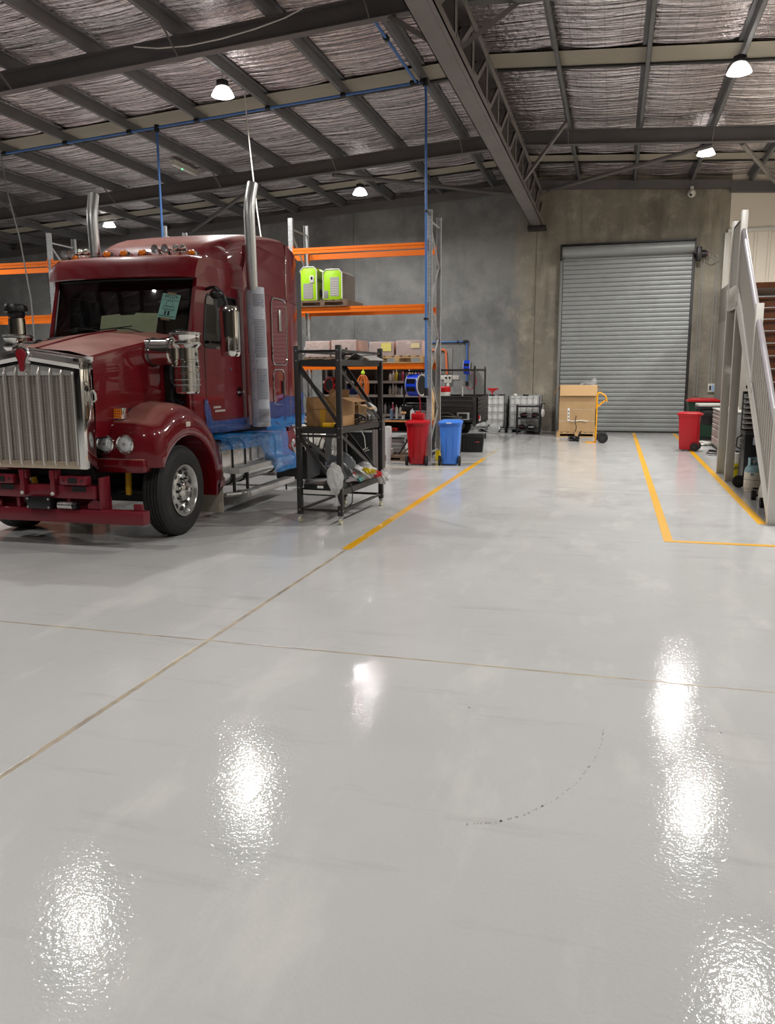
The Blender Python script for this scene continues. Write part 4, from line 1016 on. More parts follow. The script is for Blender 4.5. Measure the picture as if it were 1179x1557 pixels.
# ------------------------------------------------------------------ pallet racking
R = thing('pallet_rack', 'long galvanised pallet rack with orange beams along the back of the workshop', 'pallet rack', (0, 0, 0))
UX = [-3.735, -6.77, -9.80, -12.83, -15.86]; FY, BY = 16.6, 17.5
for x in UX:
    for y in (FY, BY):
        s = 1 if y == FY else -1
        mb = MB(); mb.box(x-.05, x+.05, y-.035*s-.003, y-.035*s+.003, 0, 5.13).box(x-.05, x-.044, y-.035, y+.035, 0, 5.13).box(x+.044, x+.05, y-.035, y+.035, 0, 5.13)
        mb.box(x-.07, x+.07, y-.06, y+.06, 0, .008)
        h = mb.use(1); z = .15
        while z < 5.1:
            for q in (-.022, .022): h.box(x+q-.006, x+q+.006, y-s*.0395-.0012, y-s*.0395+.0012, z-.009, z+.009)
            z += .075
        mb.build('upright', [M_galv, M_grey], R)
    z = .35; k = 0
    while z < 4.9:
        a, b = (FY+.03, BY-.03) if k % 2 == 0 else (BY-.03, FY+.03)
        if z+.75 < 4.95: MB().bar((x, a, z), (x, b, z+.75), .03, .03).build('rack_brace', M_galv, R)
        z += .75; k += 1
    for z in (.2, 4.92): MB().bar((x, FY, z), (x, BY, z), .03, .03).build('rack_brace', M_galv, R)
for a, b in zip(UX[1:], UX):
    for y in (FY, BY):
        for z0, z1 in ((1.955, 2.075), (3.155, 3.275), (4.385, 4.50)):
            mb = MB(); s = 1 if y == FY else -1
            mb.prism([(y-s*.055, z0), (y-s*.055, z0+.05), (y-s*.045, z0+.056), (y-s*.045, z1-.056), (y-s*.055, z1-.05), (y-s*.055, z1), (y+s*.0, z1), (y+s*.0, z0)], 'x', a+.052, b-.052)
            for xx in (a+.052, b-.052): mb.box(xx-.004, xx+.004, y-.06, y+.04, z0-.06, z1+.05)
            mb.build('rack_beam', M_orange, R)

def pallet(loc, label, w=1.1, d=1.0, h=.14, m=None, rotz=0, group=None):
    t = thing('timber_pallet', label, 'pallet', loc, rotz, group); m = m or M_wood
    for k in range(7):
        x = -w/2+k*(w-.12)/6; MB().box(x, x+.12, -d/2, d/2, h-.02, h, .003).build('deck_board', m, t)
    for x in (-w/2, -.05, w/2-.1):
        MB().box(x, x+.1, -d/2, d/2, .022, h-.02, .003).build('bearer', m, t)
    for y in (-d/2, -.06, d/2-.12):
        MB().box(-w/2, w/2, y, y+.12, 0, .022, .003).build('bottom_board', m, t)
    MB().box(-w/2, w/2, -d/2-.003, -d/2+.018, h-.045, h-.021).build('edge_board', m, t)
    return t
# upper bay: two lime cabinets on a dark pallet
pallet((-6.05, 17.05, 3.276), 'weathered pallet on the middle rack beams carrying two lime green machines', 1.12, 1.1, .14, M_woodd)
def lime(loc, w, d, h, label, side):
    t = thing('lime_machine', label, 'machine cabinet', loc)
    p = rrect(-w/2, w/2, 0, h, .0, 1); c = .07
    ch = [(-w/2, 0), (w/2, 0), (w/2, h-c), (w/2-c, h), (-w/2+c, h), (-w/2, h-c)]
    MB().prism(ch, 'y', -d/2+.02, d/2-.02).build('cabinet_body', side, t)
    MB().prism(ch, 'y', -d/2, -d/2+.02, .004).build('front_panel', M_lime, t)
    e = MB(); q = [(-w/2, .02), (-w/2, h-c), (-w/2+c, h), (w/2-c, h), (w/2, h-c), (w/2, .02)]
    e.tube([(a, -d/2+.0, b) for a, b in q], .014, 6); e.build('edge_trim', M_white, t)
    return t
a = lime((-6.41, 16.95, 3.418), .37, .62, .70, 'lime green machine cabinet with small switch plate, the left one on the upper pallet', M_lime)
MB().box(.03, .13, -.325, -.31, .37, .52, .005).build('switch_plate', M_cream, a)
MB().box(.055, .10, -.33, -.32, .44, .50, .01).build('switch', M_black, a)
def vent(x0, x1, z0, z1, y, par, nx, nz):
    MB().box(x0, x1, y-.004, y, z0, z1).build('vent_panel', M_white, par); mb = MB()
    for i in range(nx):
        for j in range(nz):
            cx = x0+(x1-x0)*(i+.5)/nx; cz = z0+(z1-z0)*(j+.5)/nz; r = min((x1-x0)/nx, (z1-z0)/nz)*.3
            mb.box(cx-r, cx+r, y-.007, y-.003, cz-r, cz+r)
    mb.build('vent_holes', M_dark, par)
vent(-.12, .10, .04, .36, -.31, a, 9, 13)
MB().lathe([(.001, 0), (.085, 0), (.09, .006)], (.186, -.07, .17), (1, 0, 0), 24).build('duct_port', M_black, a)
MB().box(.183, .19, -.29, .30, .40, .46).build('side_seam', mat('dark_lime', lin(110, 150, 18), .4), a)
b = lime((-5.83, 17.0, 3.418), .42, .92, .62, 'lime green machine cabinet with louvred grey side, the right one on the upper pallet', mat('beige_grey_side', lin(128, 122, 114), .5))
vent(-.05, .14, .07, .46, -.46, b, 7, 11)
MB().box(-.19, -.10, -.465, -.46, .03, .19, .003).build('rating_plate', M_grey, b)
mb = MB()
for k in range(11): mb.box(.205, .215, -.40, .40, .06+k*.045, .085+k*.045, .004)
mb.build('side_louvres', mat('louvre_grey', lin(112, 108, 102), .5), b)
# lower level cartons
pallet((-5.95, 17.05, 2.076), 'dark pallet on the lower rack beams under the shrink wrapped cartons', 1.15, 1.05, .15, M_woodd)
pallet((-4.42, 17.05, 2.076), 'light timber pallet on the lower rack beams nearest the blue pipe', 1.2, 1.05, .15, M_wood)
for i, (x0, x1, z1, l) in enumerate(((-6.50, -5.93, 2.565, 'shrink wrapped pink brown carton at the left end of the lower rack shelf'), (-5.90, -5.33, 2.58, 'shrink wrapped pink brown carton with a round hole, second on the lower rack shelf'),
                                   (-5.05, -4.50, 2.53, 'shrink wrapped carton with yellow label, third on the lower rack shelf'), (-4.46, -3.90, 2.55, 'shrink wrapped carton nearest the blue pipe on the lower rack shelf'))):
    t = thing('wrapped_carton', l, 'carton', ((x0+x1)/2, 17.05, 2.228), group=None); w_ = (x1-x0)/2-.01; h = z1-2.228
    MB().box(-w_, w_, -.46, .46, 0, h, .015).build('carton', M_pinkbox, t)
    r_ = random.Random(i)
    MB().grid(14, 8, lambda a, b: (-w_-.004+(2*w_+.008)*a, -.468-.006*r_.random(), h*b)).build('wrap_film', M_clearfilm, t, ang=60)
    if i == 1: MB().cyl((.06, -.476, .17), (.06, -.468, .17), .022, n=14).build('hand_hole', M_black, t)
    if i == 2: MB().box(.0, .22, -.482, -.474, .10, .27).build('yellow_label', mat('pale_yellow_label', lin(226, 214, 120), .5), t)
    if i == 3: MB().box(.05, .24, -.482, -.474, .16, .26).build('cream_label', mat('cream_label', lin(226, 208, 160), .5), t)
tag(MB().box(-4.95, -4.3, 16.62, 16.9, 2.228, 2.25).box(-4.6, -4.55, 16.62, 16.7, 2.2, 2.23).build('packing_sheet', M_whitefilm), 'white packing sheet hanging under the cartons on the light pallet', 'packing sheet')

# ------------------------------------------------------------------ parts shelf behind the rack
S = thing('parts_shelf', 'dark steel shelf unit with pale shelf edges full of bottles below the lower rack beam', 'shelf unit', (-5.2, 18.0, 0))
MB().box(-1.35, 1.22, .22, .24, .6, 2.0).build('back_panel', M_dark, S)
for z in (.95, 1.385, 1.70):
    s_ = MB().box(-1.35, 1.22, -.2, .22, z-.02, z).build('shelf', M_grey, S); MB().box(-1.35, 1.22, -.215, -.2, z-.055, z+.005).build('shelf_lip', M_white, s_)
for x in (-1.37, -.1, 1.2): MB().box(x, x+.04, -.2, .22, 0, 2.0).build('shelf_post', M_dark, S)
def bottle(loc, h, r, col, cap, label, group, kind=0):
    t = thing('bottle', label, 'bottle', loc, group=group); m = mat('bottle_%d_%d_%d' % col, lin(*col), .35)
    MB().lathe([(.001, 0), (r, 0), (r, h*.62), (r*.8, h*.72), (r*.38, h*.8), (r*.36, h*.88)], n=14).build('bottle_body', m, t)
    MB().cyl((0, 0, h*.86), (0, 0, h), r*.45, n=12).build('bottle_cap', mat('cap_%d_%d_%d' % cap, lin(*cap), .4), t); return t
pal = [(226, 224, 218), (210, 212, 214), (60, 66, 74), (232, 232, 230), (226, 224, 218), (150, 152, 158), (224, 90, 130), (232, 232, 230), (205, 190, 60), (210, 212, 214), (70, 90, 150)]
cps = [(30, 30, 32), (230, 230, 228), (200, 200, 198), (60, 60, 64)]
cn = {(226, 224, 218): 'white', (210, 212, 214): 'pale grey', (60, 66, 74): 'dark grey', (232, 232, 230): 'bright white', (190, 60, 70): 'dull red', (150, 152, 158): 'mid grey', (224, 90, 130): 'pink', (205, 190, 60): 'mustard', (70, 90, 150): 'blue'}
r_ = random.Random(21)
for si, (z, n, x0, x1, nm) in enumerate(((1.70, 13, -4.98, -4.02, 'upper'), (1.385, 14, -4.98, -4.02, 'middle'), (1.385, 5, -6.2, -5.5, 'middle'), (.95, 8, -5.1, -4.4, 'lower'))):
    cnt = {}
    for k in range(n):
        c = pal[(k*4+si*3+k//3) % len(pal)]; h = .18+.10*r_.random(); r = .030+.012*r_.random()
        x = x0+(x1-x0)*(k+.5)/n
        bottle((x, 17.86+.05*r_.random(), z), h, min(r, (x1-x0)/n*.46), c, cps[(k+si) % 4], '%s bottle on the %s shelf of the parts unit behind the blue hose reel' % (cn[c], nm) if si != 2 else '%s bottle on the middle shelf of the parts unit behind the black cart' % cn[c], 'bottles on the %s parts shelf' % nm if si != 2 else 'bottles on the middle parts shelf behind the cart')
tag(MB().box(-6.05, -5.75, 17.83, 18.0, 1.386, 1.50, .01).box(-6.02, -5.78, 17.84, 17.98, 1.5, 1.53, .01).build('blue_box', mat('navy_box', lin(30, 52, 120), .4)), 'navy blue box with white top on the middle parts shelf', 'box')
for x, l in ((-4.85, 'white'), (-4.6, 'black'), (-4.35, 'white')): pass
# ------------------------------------------------------------------ workbench under the rack
W = thing('workbench', 'workbench with black top and timber edge below the rack behind the red bin', 'workbench', (-4.55, 17.05, 0))
MB().box(-.72, .70, -.30, .40, .83, .89, .005).build('bench_top', M_black, W); MB().box(-.72, .70, -.325, -.30, .83, .865, .004).build('timber_edge', mat('orange_timber_edge', lin(196, 128, 70), .5), W)
for x in (-.7, .64):
    for y in (-.28, .34): MB().box(x, x+.06, y, y+.06, 0, .83).build('leg', M_dark, W)
MB().box(-.7, .7, -.28, .38, .60, .63).build('under_shelf', M_dark, W)
MB().box(-.5, .5, .2, .38, .64, .82).build('back_board', M_dark, W)
t = thing('spray_bottle', 'white trigger spray bottle standing on the workbench', 'spray bottle', (-4.17, 16.85, .89))
MB().lathe([(.001, 0), (.045, 0), (.047, .14), (.03, .19), (.016, .215), (.016, .235)], n=18).build('bottle_body', mat('frosted_bottle', lin(206, 212, 218), .3), t)
MB().cyl((0, 0, .23), (0, 0, .265), .02, n=12).box(-.018, .018, -.05, .05, .262, .30, .008).build('spray_head', M_black, t)
MB().box(-.008, .008, -.045, -.03, .21, .265).build('trigger', M_black, t)
tag(MB().box(-4.45, -3.87, 16.98, 17.3, .891, 1.19, .03).box(-4.35, -3.95, 17.0, 17.25, 1.19, 1.23, .01).build('tool_case', M_black), 'large black tool case on the workbench behind the spray bottle', 'tool case')
t = thing('red_bottle', 'small dark red container with grey cap on the workbench by the black case', 'container', (-3.98, 16.86, .89)); MB().box(-.05, .05, -.04, .04, 0, .12, .02).build('container_body', mat('dark_red_plastic', lin(150, 20, 34), .3), t); MB().cyl((-.02, 0, .12), (-.02, 0, .16), .02, n=10).build('container_cap', M_cream, t)
for x, h, c, l in ((-4.52, .16, (190, 190, 186), 'grey tin on the workbench left of the spray bottle'), (-4.38, .13, (226, 226, 222), 'small white tub on the workbench beside the spray bottle'), (-4.64, .2, (110, 128, 160), 'blue grey can on the workbench next to the black cart')):
    t = thing('tin', l, 'tin', (x, 16.9, .89)); MB().lathe([(.001, 0), (.035, 0), (.036, h), (.001, h)], n=16).build('tin_body', mat('tin_%d' % c[2], lin(*c), .35, .3), t); MB().cyl((0, 0, h), (0, 0, h+.015), .033, n=14).build('tin_lid', M_galv, t)
tag(MB().box(-4.46, -4.28, 16.95-.1, 16.97, 1.1, 1.11).build('hand', M_cardd) if False else MB().ball((-4.36, 16.84, 1.14-.12), .05, sc=(1.2, .8, .7), noise=.2).build('rag', mat('tan_rag', lin(206, 160, 116), .9, bump=.5, bscale=30)), 'crumpled tan rag on the workbench behind the spray bottle', 'rag')
for x, l, m in ((-4.62, 'red socket tray on the shelf under the workbench', M_ptrap), (-4.85, 'blue and orange tool tray at the left under the workbench', M_reelblue)):
    t = thing('tool_tray', l, 'tray', (x, 16.9, .63)); MB().box(-.12, .12, -.09, .09, 0, .07, .01).build('tray_body', m, t)
    for q in (-.06, 0, .06): MB().box(q-.018, q+.018, -.094, -.085, .02, .055).build('tray_slot', M_black, t)
t = thing('wire_basket', 'white wire basket hanging behind the red bin at the workbench end', 'basket', (-3.98, 16.62, .82)); mb = MB()
for k in range(9): mb.bar((-.17+.34*k/8, 0, 0), (-.17+.34*k/8, 0, .26), .008)
for k in range(7): mb.bar((-.17, 0, .26*k/6), (.17, 0, .26*k/6), .008)
mb.build('grid', M_white, t); mb = MB()
for k in range(4):
    mb.bar((-.17+.34*k/3, 0, 0), (-.17+.34*k/3, .12, 0), .007)
mb.build('grid_floor', M_white, t)
# hose reel (big blue) at the upright
hose_reel('hose_reel', (-4.05, 16.72, 1.62), math.radians(-16), 'large blue hose reel hanging beside the rack upright above the red bin', .235, .26, fillet([(.12, -.1, -.2), (.17, -.12, -.35), (.16, -.1, -.55), (.12, -.02, -.62)], .1))
tag(MB().bar((-4.33, 16.75, 1.05), (-4.30, 16.75, 1.90), .03).bar((-4.30, 16.75, 1.90), (-3.8, 16.70, 1.90), .03).build('reel_hanger', M_black), 'black steel hanger frame carrying the large blue hose reel', 'bracket')
# red reel, cord, trouble light behind the cart
t = hose_reel('cable_reel', (-6.18, 17.35, 1.62), math.radians(60), 'red and black cable reel hanging under the rack behind the black cart', .17, .12, None, M_ptrap)
tag(MB().bar((-6.3, 17.36, 1.75), (-6.3, 17.36, 1.955), .04).bar((-6.12, 17.36, 1.75), (-6.12, 17.36, 1.955), .04).bar((-6.3, 17.36, 1.79), (-6.12, 17.36, 1.79), .03).build('reel_bracket', M_galv), 'galvanised bracket holding the red cable reel to the rack beam', 'bracket')
t = thing('extension_lead', 'hank of orange extension lead hanging from the rack beam behind the cart', 'extension lead', (-5.17, 16.53, 1.52)); r_ = random.Random(2)
for k in range(9):
    o = r_.uniform(-.04, .04); w_ = .05+.05*r_.random(); mb = MB()
    mb.tube([(o+w_*math.sin(2*PI*q/22), -.02+r_.uniform(-.006, .006)+.01*k/9, .06+(.23+.03*r_.random())*math.cos(2*PI*q/22)) for q in range(22)], .009, 6, closed=True)
    mb.build('cable_loop', mat('orange_cable', lin(206, 106, 34), .45), t)
MB().tube([(.0, 0, .28), (.0, .02, .44)], .012, 6).ball((0, 0, .36), .045).build('hanging_strap', mat('lime_strap', lin(190, 220, 40), .5), t)
MB().ball((.0, -.02, -.2), .05, sc=(1, .8, 1.2)).build('plug', M_ptrap, t)
# floor stuff beneath
pallet((-4.72, 16.95, 0), 'worn pallet on the floor under the workbench beside the red bin', .9, .75, .12, M_woodd)
t = thing('white_box', 'long white carton lying on the floor pallet under the workbench', 'carton', (-4.80, 16.78, .121)); MB().box(-.22, .20, -.14, .14, 0, .13, .006).build('carton', M_paper, t); MB().box(.195, .203, -.06, .02, .02, .11).build('end_label', M_cream, t)
for k in range(4):
    tag(MB().box(-5.05+.03*k, -4.42-.01*k, 16.98, 17.3, .121+.085*k, .20+.085*k, .012).build('cement_sheet', mat('grey_sheet_pack', lin(168, 164, 162), .6, var=.1)), ['grey sheet pack at the bottom of the stack under the workbench', 'grey sheet pack second from the bottom under the workbench', 'grey sheet pack third up in the stack under the workbench', 'topmost grey sheet pack in the stack under the workbench'][k], 'sheet pack')
t = thing('pallet_jack_handle', 'black lever handle leaning beside the sheet packs under the workbench', 'lever', (-4.30, 16.8, 0)); MB().cyl((-.18, 0, .1), (.04, .1, .46), .02, n=10).build('lever_bar', M_dark, t); MB().cyl((.0, .08, .40), (.09, .13, .54), .035, n=10).build('lever_grip', M_rubber, t)
MB().bar((-.24, -.06, .02), (.1, .05, .3), .04, .03).build('lever_stay', M_woodd, t)
tag(MB().lathe([(.001, .0), (.045, .0), (.05, .2), (.07, .45), (.075, .72), (.07, .78), (.001, .79)], (-4.50, 16.1, 0), (0, 0, 1), 18).build('film_roll', M_whitefilm), 'white plastic film roll standing behind the black cart post', 'film roll')
t = thing('yellow_foot_guard', 'yellow rack foot guard on the floor between the red and blue bins', 'guard', (-3.60, 16.9, 0)); MB().prism([(-.08, 0), (.09, 0), (.06, .05), (-.07, .24)], 'x', -.05, .05, .01).build('guard_plate', mat('bright_yellow', lin(238, 208, 20), .4), t); MB().bar((-.05, 0, .30), (.12, .02, .34), .02).build('guard_tie', M_galv, t)
tag(MB().box(-3.83, -3.80, 17.0, 17.42, .85, 1.55, .004).build('plywood_offcut', mat('pale_plywood', lin(206, 170, 122), .7)), 'pale plywood sheet standing on edge inside the end rack frame', 'plywood')
tag(MB().box(-3.86, -3.79, 17.0, 17.42, .74, .85, .004).build('orange_rail', mat('rust_orange_rail', lin(176, 74, 22), .5)), 'rust orange steel rail across the end rack frame under the plywood', 'rail')
t = thing('waste_drum', 'dark olive drum inside the end rack frame behind the blue bin', 'drum', (-3.66, 18.6, 0)); MB().lathe([(.001, 0), (.24, 0), (.25, .3), (.255, .31), (.25, .32), (.25, .6), (.255, .61), (.25, .62), (.25, .84), (.24, .86), (.001, .86)], n=28).build('drum_body', mat('olive_drum', lin(58, 60, 38), .6), t); MB().lathe([(.255, .83), (.26, .85), (.255, .87)], n=28).build('drum_rim', M_dark, t)

# ------------------------------------------------------------------ wheelie bins
def bin_(loc, rotz, m, label, extra=None):
    t = thing('wheelie_bin', label, 'wheelie bin', loc, rotz)       # rear (wheel side) faces local -y
    def sec(z, hw, y0, y1): 
        return [(a, b, z) for a, b in [(hw-.03, y0), (hw, y0+.03), (hw, y1-.03), (hw-.03, y1), (-hw+.03, y1), (-hw, y1-.03), (-hw, y0+.03), (-hw+.03, y0)]]
    body = MB().loft([sec(.03, .16, -.17, .21), sec(.06, .165, -.175, .215), sec(.80, .205, -.215, .245), sec(.86, .208, -.218, .248)], closed=True, cap=True).build('bin_body', m, t, ang=50)
    MB().loft([sec(.82, .222, -.232, .262), sec(.865, .226, -.236, .266)], closed=True, cap=True).build('bin_rim', m, t, ang=50)
    MB().loft([sec(.862, .232, -.245, .285), sec(.885, .23, -.24, .285), sec(.91, .205, -.19, .25), sec(.925, .16, -.13, .19)], closed=True, cap=True).build('bin_lid', m, t, ang=40)
    mb = MB().cyl((-.17, -.265, .87), (.17, -.265, .87), .016, n=10)
    for x in (-.16, 0, .16): mb.box(x-.012, x+.012, -.27, -.2, .845, .885, .004)
    mb.build('bin_handle', m, t)
    for q in (-.09, .09): MB().box(q-.012, q+.012, -.214, -.196, .12, .78, .006).build('body_rib', m, t)
    for s in (-1, 1):
        MB().lathe([(.001, -.025), (.07, -.025), (.10, -.02), (.10, .02), (.07, .025), (.001, .025)], (s*.205, -.15, .10), (1, 0, 0), 28).build('bin_wheel', M_rubber, t)
        MB().lathe([(.001, s*.027), (.045, s*.027), (.05, s*.02)], (s*.205, -.15, .10), (1, 0, 0), 20).build('wheel_hub', M_dark, t)
    MB().cyl((-.2, -.15, .10), (.2, -.15, .10), .012, n=8).build('axle', M_dark, t)
    if extra: MB().box(-.05, .05, -.294, -.285, .862, .884).build('white_sticker', M_paper, t)
    return t
bin_((-3.85, 16.05, 0), math.radians(4), M_bin_red, 'red wheelie bin beside the rack upright under the blue hose reel')
bin_((-3.19, 16.18, 0), math.radians(4), M_bin_blue, 'bright blue wheelie bin at the end of the racking', True)
bin_((1.80, 20.45, 0), math.radians(78), M_bin_red, 'red wheelie bin on the yellow line near the roller door')
t = thing('red_container', 'red plastic container standing on the lid of the red bin by the rack', 'container', (-3.86, 16.1, .926)); MB().box(-.13, .13, -.08, .10, 0, .13, .02).build('container_body', M_bin_red, t); MB().cyl((0, 0, .13), (0, 0, .165), .045, n=14).build('container_cap', M_ptrap, t)
# black storage tote
t = thing('storage_tote', 'black plastic storage tote with lid on the floor behind the blue bin', 'storage box', (-3.27, 19.12, 0), math.radians(6))
MB().loft([[(a*k, b*k, z) for a, b in ((-.30, -.21), (.30, -.21), (.30, .21), (-.30, .21))] for z, k in ((0, .94), (.02, .96), (.36, 1.04))], closed=True, cap=True).build('tote_body', M_black, t)
mb = MB()
for k in range(7): mb.box(-.27+k*.085, -.245+k*.085, -.224, -.2, .03, .34, .004)
mb.build('tote_ribs', M_black, t)
MB().box(-.34, .34, -.25, .25, .355, .40, .015).box(-.29, .29, -.2, .2, .40, .425, .012).build('tote_lid', M_black, t)
MB().tube(fillet([(.08, -.235, .30), (.09, -.25, .235), (.24, -.25, .235), (.25, -.235, .30)], .03), .011, 8).build('tote_handle', M_dark, t); MB().box(.13, .22, -.26, -.24, .235, .26, .006).build('orange_grip', mat('dull_orange_grip', lin(176, 78, 44), .5), t)
MB().box(.33, .36, -.06, .06, .30, .44, .015).build('tote_latch', M_black, t)

# ------------------------------------------------------------------ trailer
t = thing('box_trailer', 'black steel box trailer with ladder rack parked behind the racking', 'trailer', (0, 0, 0))
x0, x1, y0, y1, z0, z1 = -6.3, -3.56, 21.85, 23.75, .49, 1.215
m = mat('black_trailer_paint', lin(44, 41, 40), .4, var=.1)
mb = MB().box(x0, x1, y0, y0+.03, z0, z1); 
for z in (.62, .80, .98, 1.12): mb.box(x0, x1-.12, y0-.025, y0, z-.025, z+.025, .008)
mb.build('side_panel', m, t)
MB().box(x0, x1, y1-.03, y1, z0, z1).build('side_panel', m, t)
mb = MB().box(x1-.03, x1, y0, y1, z0+.05, z1)
for z in (.66, .78, .9, 1.02, 1.13): mb.box(x1, x1+.02, y0+.12, y1-.12, z-.02, z+.02, .006)
mb.build('tailgate', m, t); MB().box(x0, x1, y0, y1, z0, z0+.04).build('tray_floor', m, t); MB().box(x0, x0+.03, y0, y1, z0, z1).build('front_panel', m, t)
for x in (x1-.14, x0+.04): 
    for y in (y0-.03, y1-.05): MB().box(x, x+.1, y, y+.07, z0-.05, z1+.02, .006).build('corner_post', m, t)
for ya, yb in ((y0-.03, y0+.04), (y1-.05, y1+.02)): MB().box(x0, x1, ya, yb, z1, z1+.035, .006).build('top_rail', m, t)
MB().box(x1+.0, x1+.04, y0+.1, y0+.2, .62, .72, .01).build('tail_lamp', M_bin_red, t); MB().box(x1+.0, x1+.03, y0+.2, y0+.32, .56, .7, .005).build('number_plate', M_paper, t)
mb = MB()
for x in (x1-.1, x0+.1):
    for y in (y0+.0, y1-.02): mb.bar((x, y, z1), (x, y, 2.0), .045)
    mb.bar((x, y0, 1.96), (x, y1, 1.96), .05)
    for y in (y0-.0, y0+.1, y1-.02): mb.bar((x, y, 1.94), (x, y, 2.06), .03)
for y in (y0, y1-.02): mb.bar((x0+.1, y, 1.95), (x1-.1, y, 1.95), .05)
mb.build('ladder_rack', m, t)
mb = MB(); mb.loft([[(-4.42+.46*math.cos(math.radians(a)), y, .36+.44*math.sin(math.radians(a))) for a in range(0, 181, 12)] for y in (y0-.26, y0-.02)]); mb.tube([(-4.42+.46*math.cos(math.radians(a)), y0-.26, .36+.44*math.sin(math.radians(a))) for a in range(0, 181, 12)], .014, 6)
mb.build('mudguard', m, t)
for yy in (y0-.14, y1+.14):
    w_ = MB().lathe([(.17, -.1), (.29, -.1), (.334, -.07), (.334, .07), (.29, .1), (.17, .1)], (-4.42, yy, .335), (0, 1, 0), 36).build('trailer_wheel', M_tyre, t)
    MB().lathe([(.17, -.09), (.18, -.095), (.16, -.05), (.06, -.06), (.001, -.06)], (-4.42, yy, .335), (0, 1, 0), 28).build('wheel_rim', M_galv, w_)
MB().cyl((-4.42, y0, .335), (-4.42, y1, .335), .03, n=10).build('axle', M_dark, t)
f = MB().box(-4.12, -3.78, y0-.1, y0-.02, .60, .80, .01).build('spare_holder', M_galv, t); MB().box(-4.07, -3.83, y0-.105, y0-.09, .63, .77, .005).build('holder_recess', M_black, f)
t = thing('paint_drum', 'white drum with red lid and green band standing in the black trailer', 'drum', (-4.56, 22.3, z0+.04)); MB().lathe([(.001, 0), (.13, 0), (.145, .84), (.001, .84)], n=24).build('drum_shell', M_paper, t)
MB().lathe([(.15, .82), (.152, .94), (.13, .97), (.001, .97)], n=24).build('drum_lid', M_ptrap, t); MB().lathe([(.146, .66), (.147, .715)], n=24).build('green_band', mat('bucket_green', lin(60, 120, 70), .5), t)
tag(MB().tube([(-4.05, 22.2, .53), (-4.05, 22.2, 1.5)], .018, 8).box(-4.15, -4.05, 22.18, 22.22, .53, .56).build('timber_stake', M_cream), 'short pale stake standing in the trailer beside the white drum', 'stake')

# ------------------------------------------------------------------ IBC tanks
def ibc(x, y, label):
    t = thing('ibc_tank', label, 'IBC tank', (x, y, 0))
    MB().box(-.44, .44, -.44, .44, .17, 1.14, .05).build('tank_bottle', M_ibc, t)
    mb = MB()
    for z in (.20, .42, .66, .90, 1.15):
        mb.bar((-.475, -.475, z), (.475, -.475, z), .018); mb.bar((-.475, .475, z), (.475, .475, z), .018); mb.bar((-.475, -.475, z), (-.475, .475, z), .018); mb.bar((.475, -.475, z), (.475, .475, z), .018)
    for k in range(6):
        a = -.475+.19*k
        for s in (-.475, .475): mb.bar((a, s, .15), (a, s, 1.15), .018); mb.bar((s, a, .15), (s, a, 1.15), .018)
    mb.bar((-.475, 0, 1.16), (.475, 0, 1.16), .03)
    mb.build('tank_cage', M_galv, t)
    mb = MB().box(-.49, .49, -.49, .49, .125, .15)
    for a in (-.42, 0, .42):
        mb.box(a-.07, a+.07, -.49, -.35, 0, .1, .01).box(a-.07, a+.07, .35, .49, 0, .1, .01)
    mb.box(-.49, .49, -.47, -.44, 0, .02).bar((-.42, -.45, .02), (-.42, -.45, .14), .05).bar((.42, -.45, .02), (.42, -.45, .14), .05).bar((-.2, -.47, .13), (0, -.47, .02), .025).bar((.2, -.47, .13), (0, -.47, .02), .025)
    mb.build('tank_pallet', M_galv, t); MB().cyl((0, 0, 1.13), (0, 0, 1.19), .09, n=20).build('tank_cap', M_black, t)
    MB().cyl((0, -.44, .22), (0, -.53, .22), .04, n=14).build('tank_valve', M_black, t)
ibc(-3.76, 25.85, 'white IBC tank in wire cage at the tail of the trailer with the red funnel')
ibc(-2.68, 25.85, 'white IBC tank in wire cage behind the small black trolley')
t = thing('funnel', 'wide red funnel standing on the IBC tank nearest the trailer', 'funnel', (-3.73, 25.72, 1.19)); MB().lathe([(.02, 0), (.025, .06), (.155, .16), (.16, .20), (.15, .20), (.14, .165), (.015, .07)], n=28).build('funnel_cone', M_ptrap, t); MB().tube([(.155, 0, .2), (.2, 0, .19), (.155, .03, .15)], .012, 6).build('funnel_handle', M_ptrap, t)
tag(MB().box(-3.52, -3.3, 25.5, 25.7, 1.165, 1.2, .01).build('rubber_mat', M_black), 'flat black rubber mat lying on the IBC tank beside the red funnel', 'mat')
tag(MB().cyl((-2.98, 25.6, 1.165), (-2.98, 25.6, 1.22), .05, n=14).build('white_tub', M_paper), 'small white tub on the corner of the IBC tank behind the trolley', 'tub')
tag(MB().ball((-3.55, 24.95, .16), .2, sc=(1, .6, .8), noise=.12, seed=3).build('plastic_bag', M_clearfilm), 'crumpled clear plastic bag on the floor at the tail of the trailer', 'plastic bag')
# black three tier trolley
t = thing('tool_trolley', 'small black three-tier trolley in front of the IBC tank', 'trolley', (-2.49, 25.0, 0), math.radians(2))
for x in (-.37, .34):
    for y in (-.2, .2): MB().box(x, x+.035, y-.02, y+.02, .10, .90, .004).build('trolley_post', M_black, t)
for z in (.14, .50, .86): MB().box(-.37, .375, -.22, .22, z-.03, z+.015, .006).build('trolley_tray', M_black, t)
for x in (-.34, .34):
    for y in (-.18, .18): MB().cyl((x-.015, y, .05), (x+.015, y, .05), .05, n=16).box(x-.02, x+.02, y-.02, y+.02, .05, .12).build('castor', M_rubber, t)
MB().bar((.37, -.2, .93), (.5, -.2, .95), .03).build('trolley_handle', M_black, t)
tag(MB().box(-2.8, -2.25, 24.9, 25.1, .876, .90).build('tray_insert', M_galv), 'flat metal sheet on the top tray of the black trolley', 'sheet')
r_ = random.Random(8)
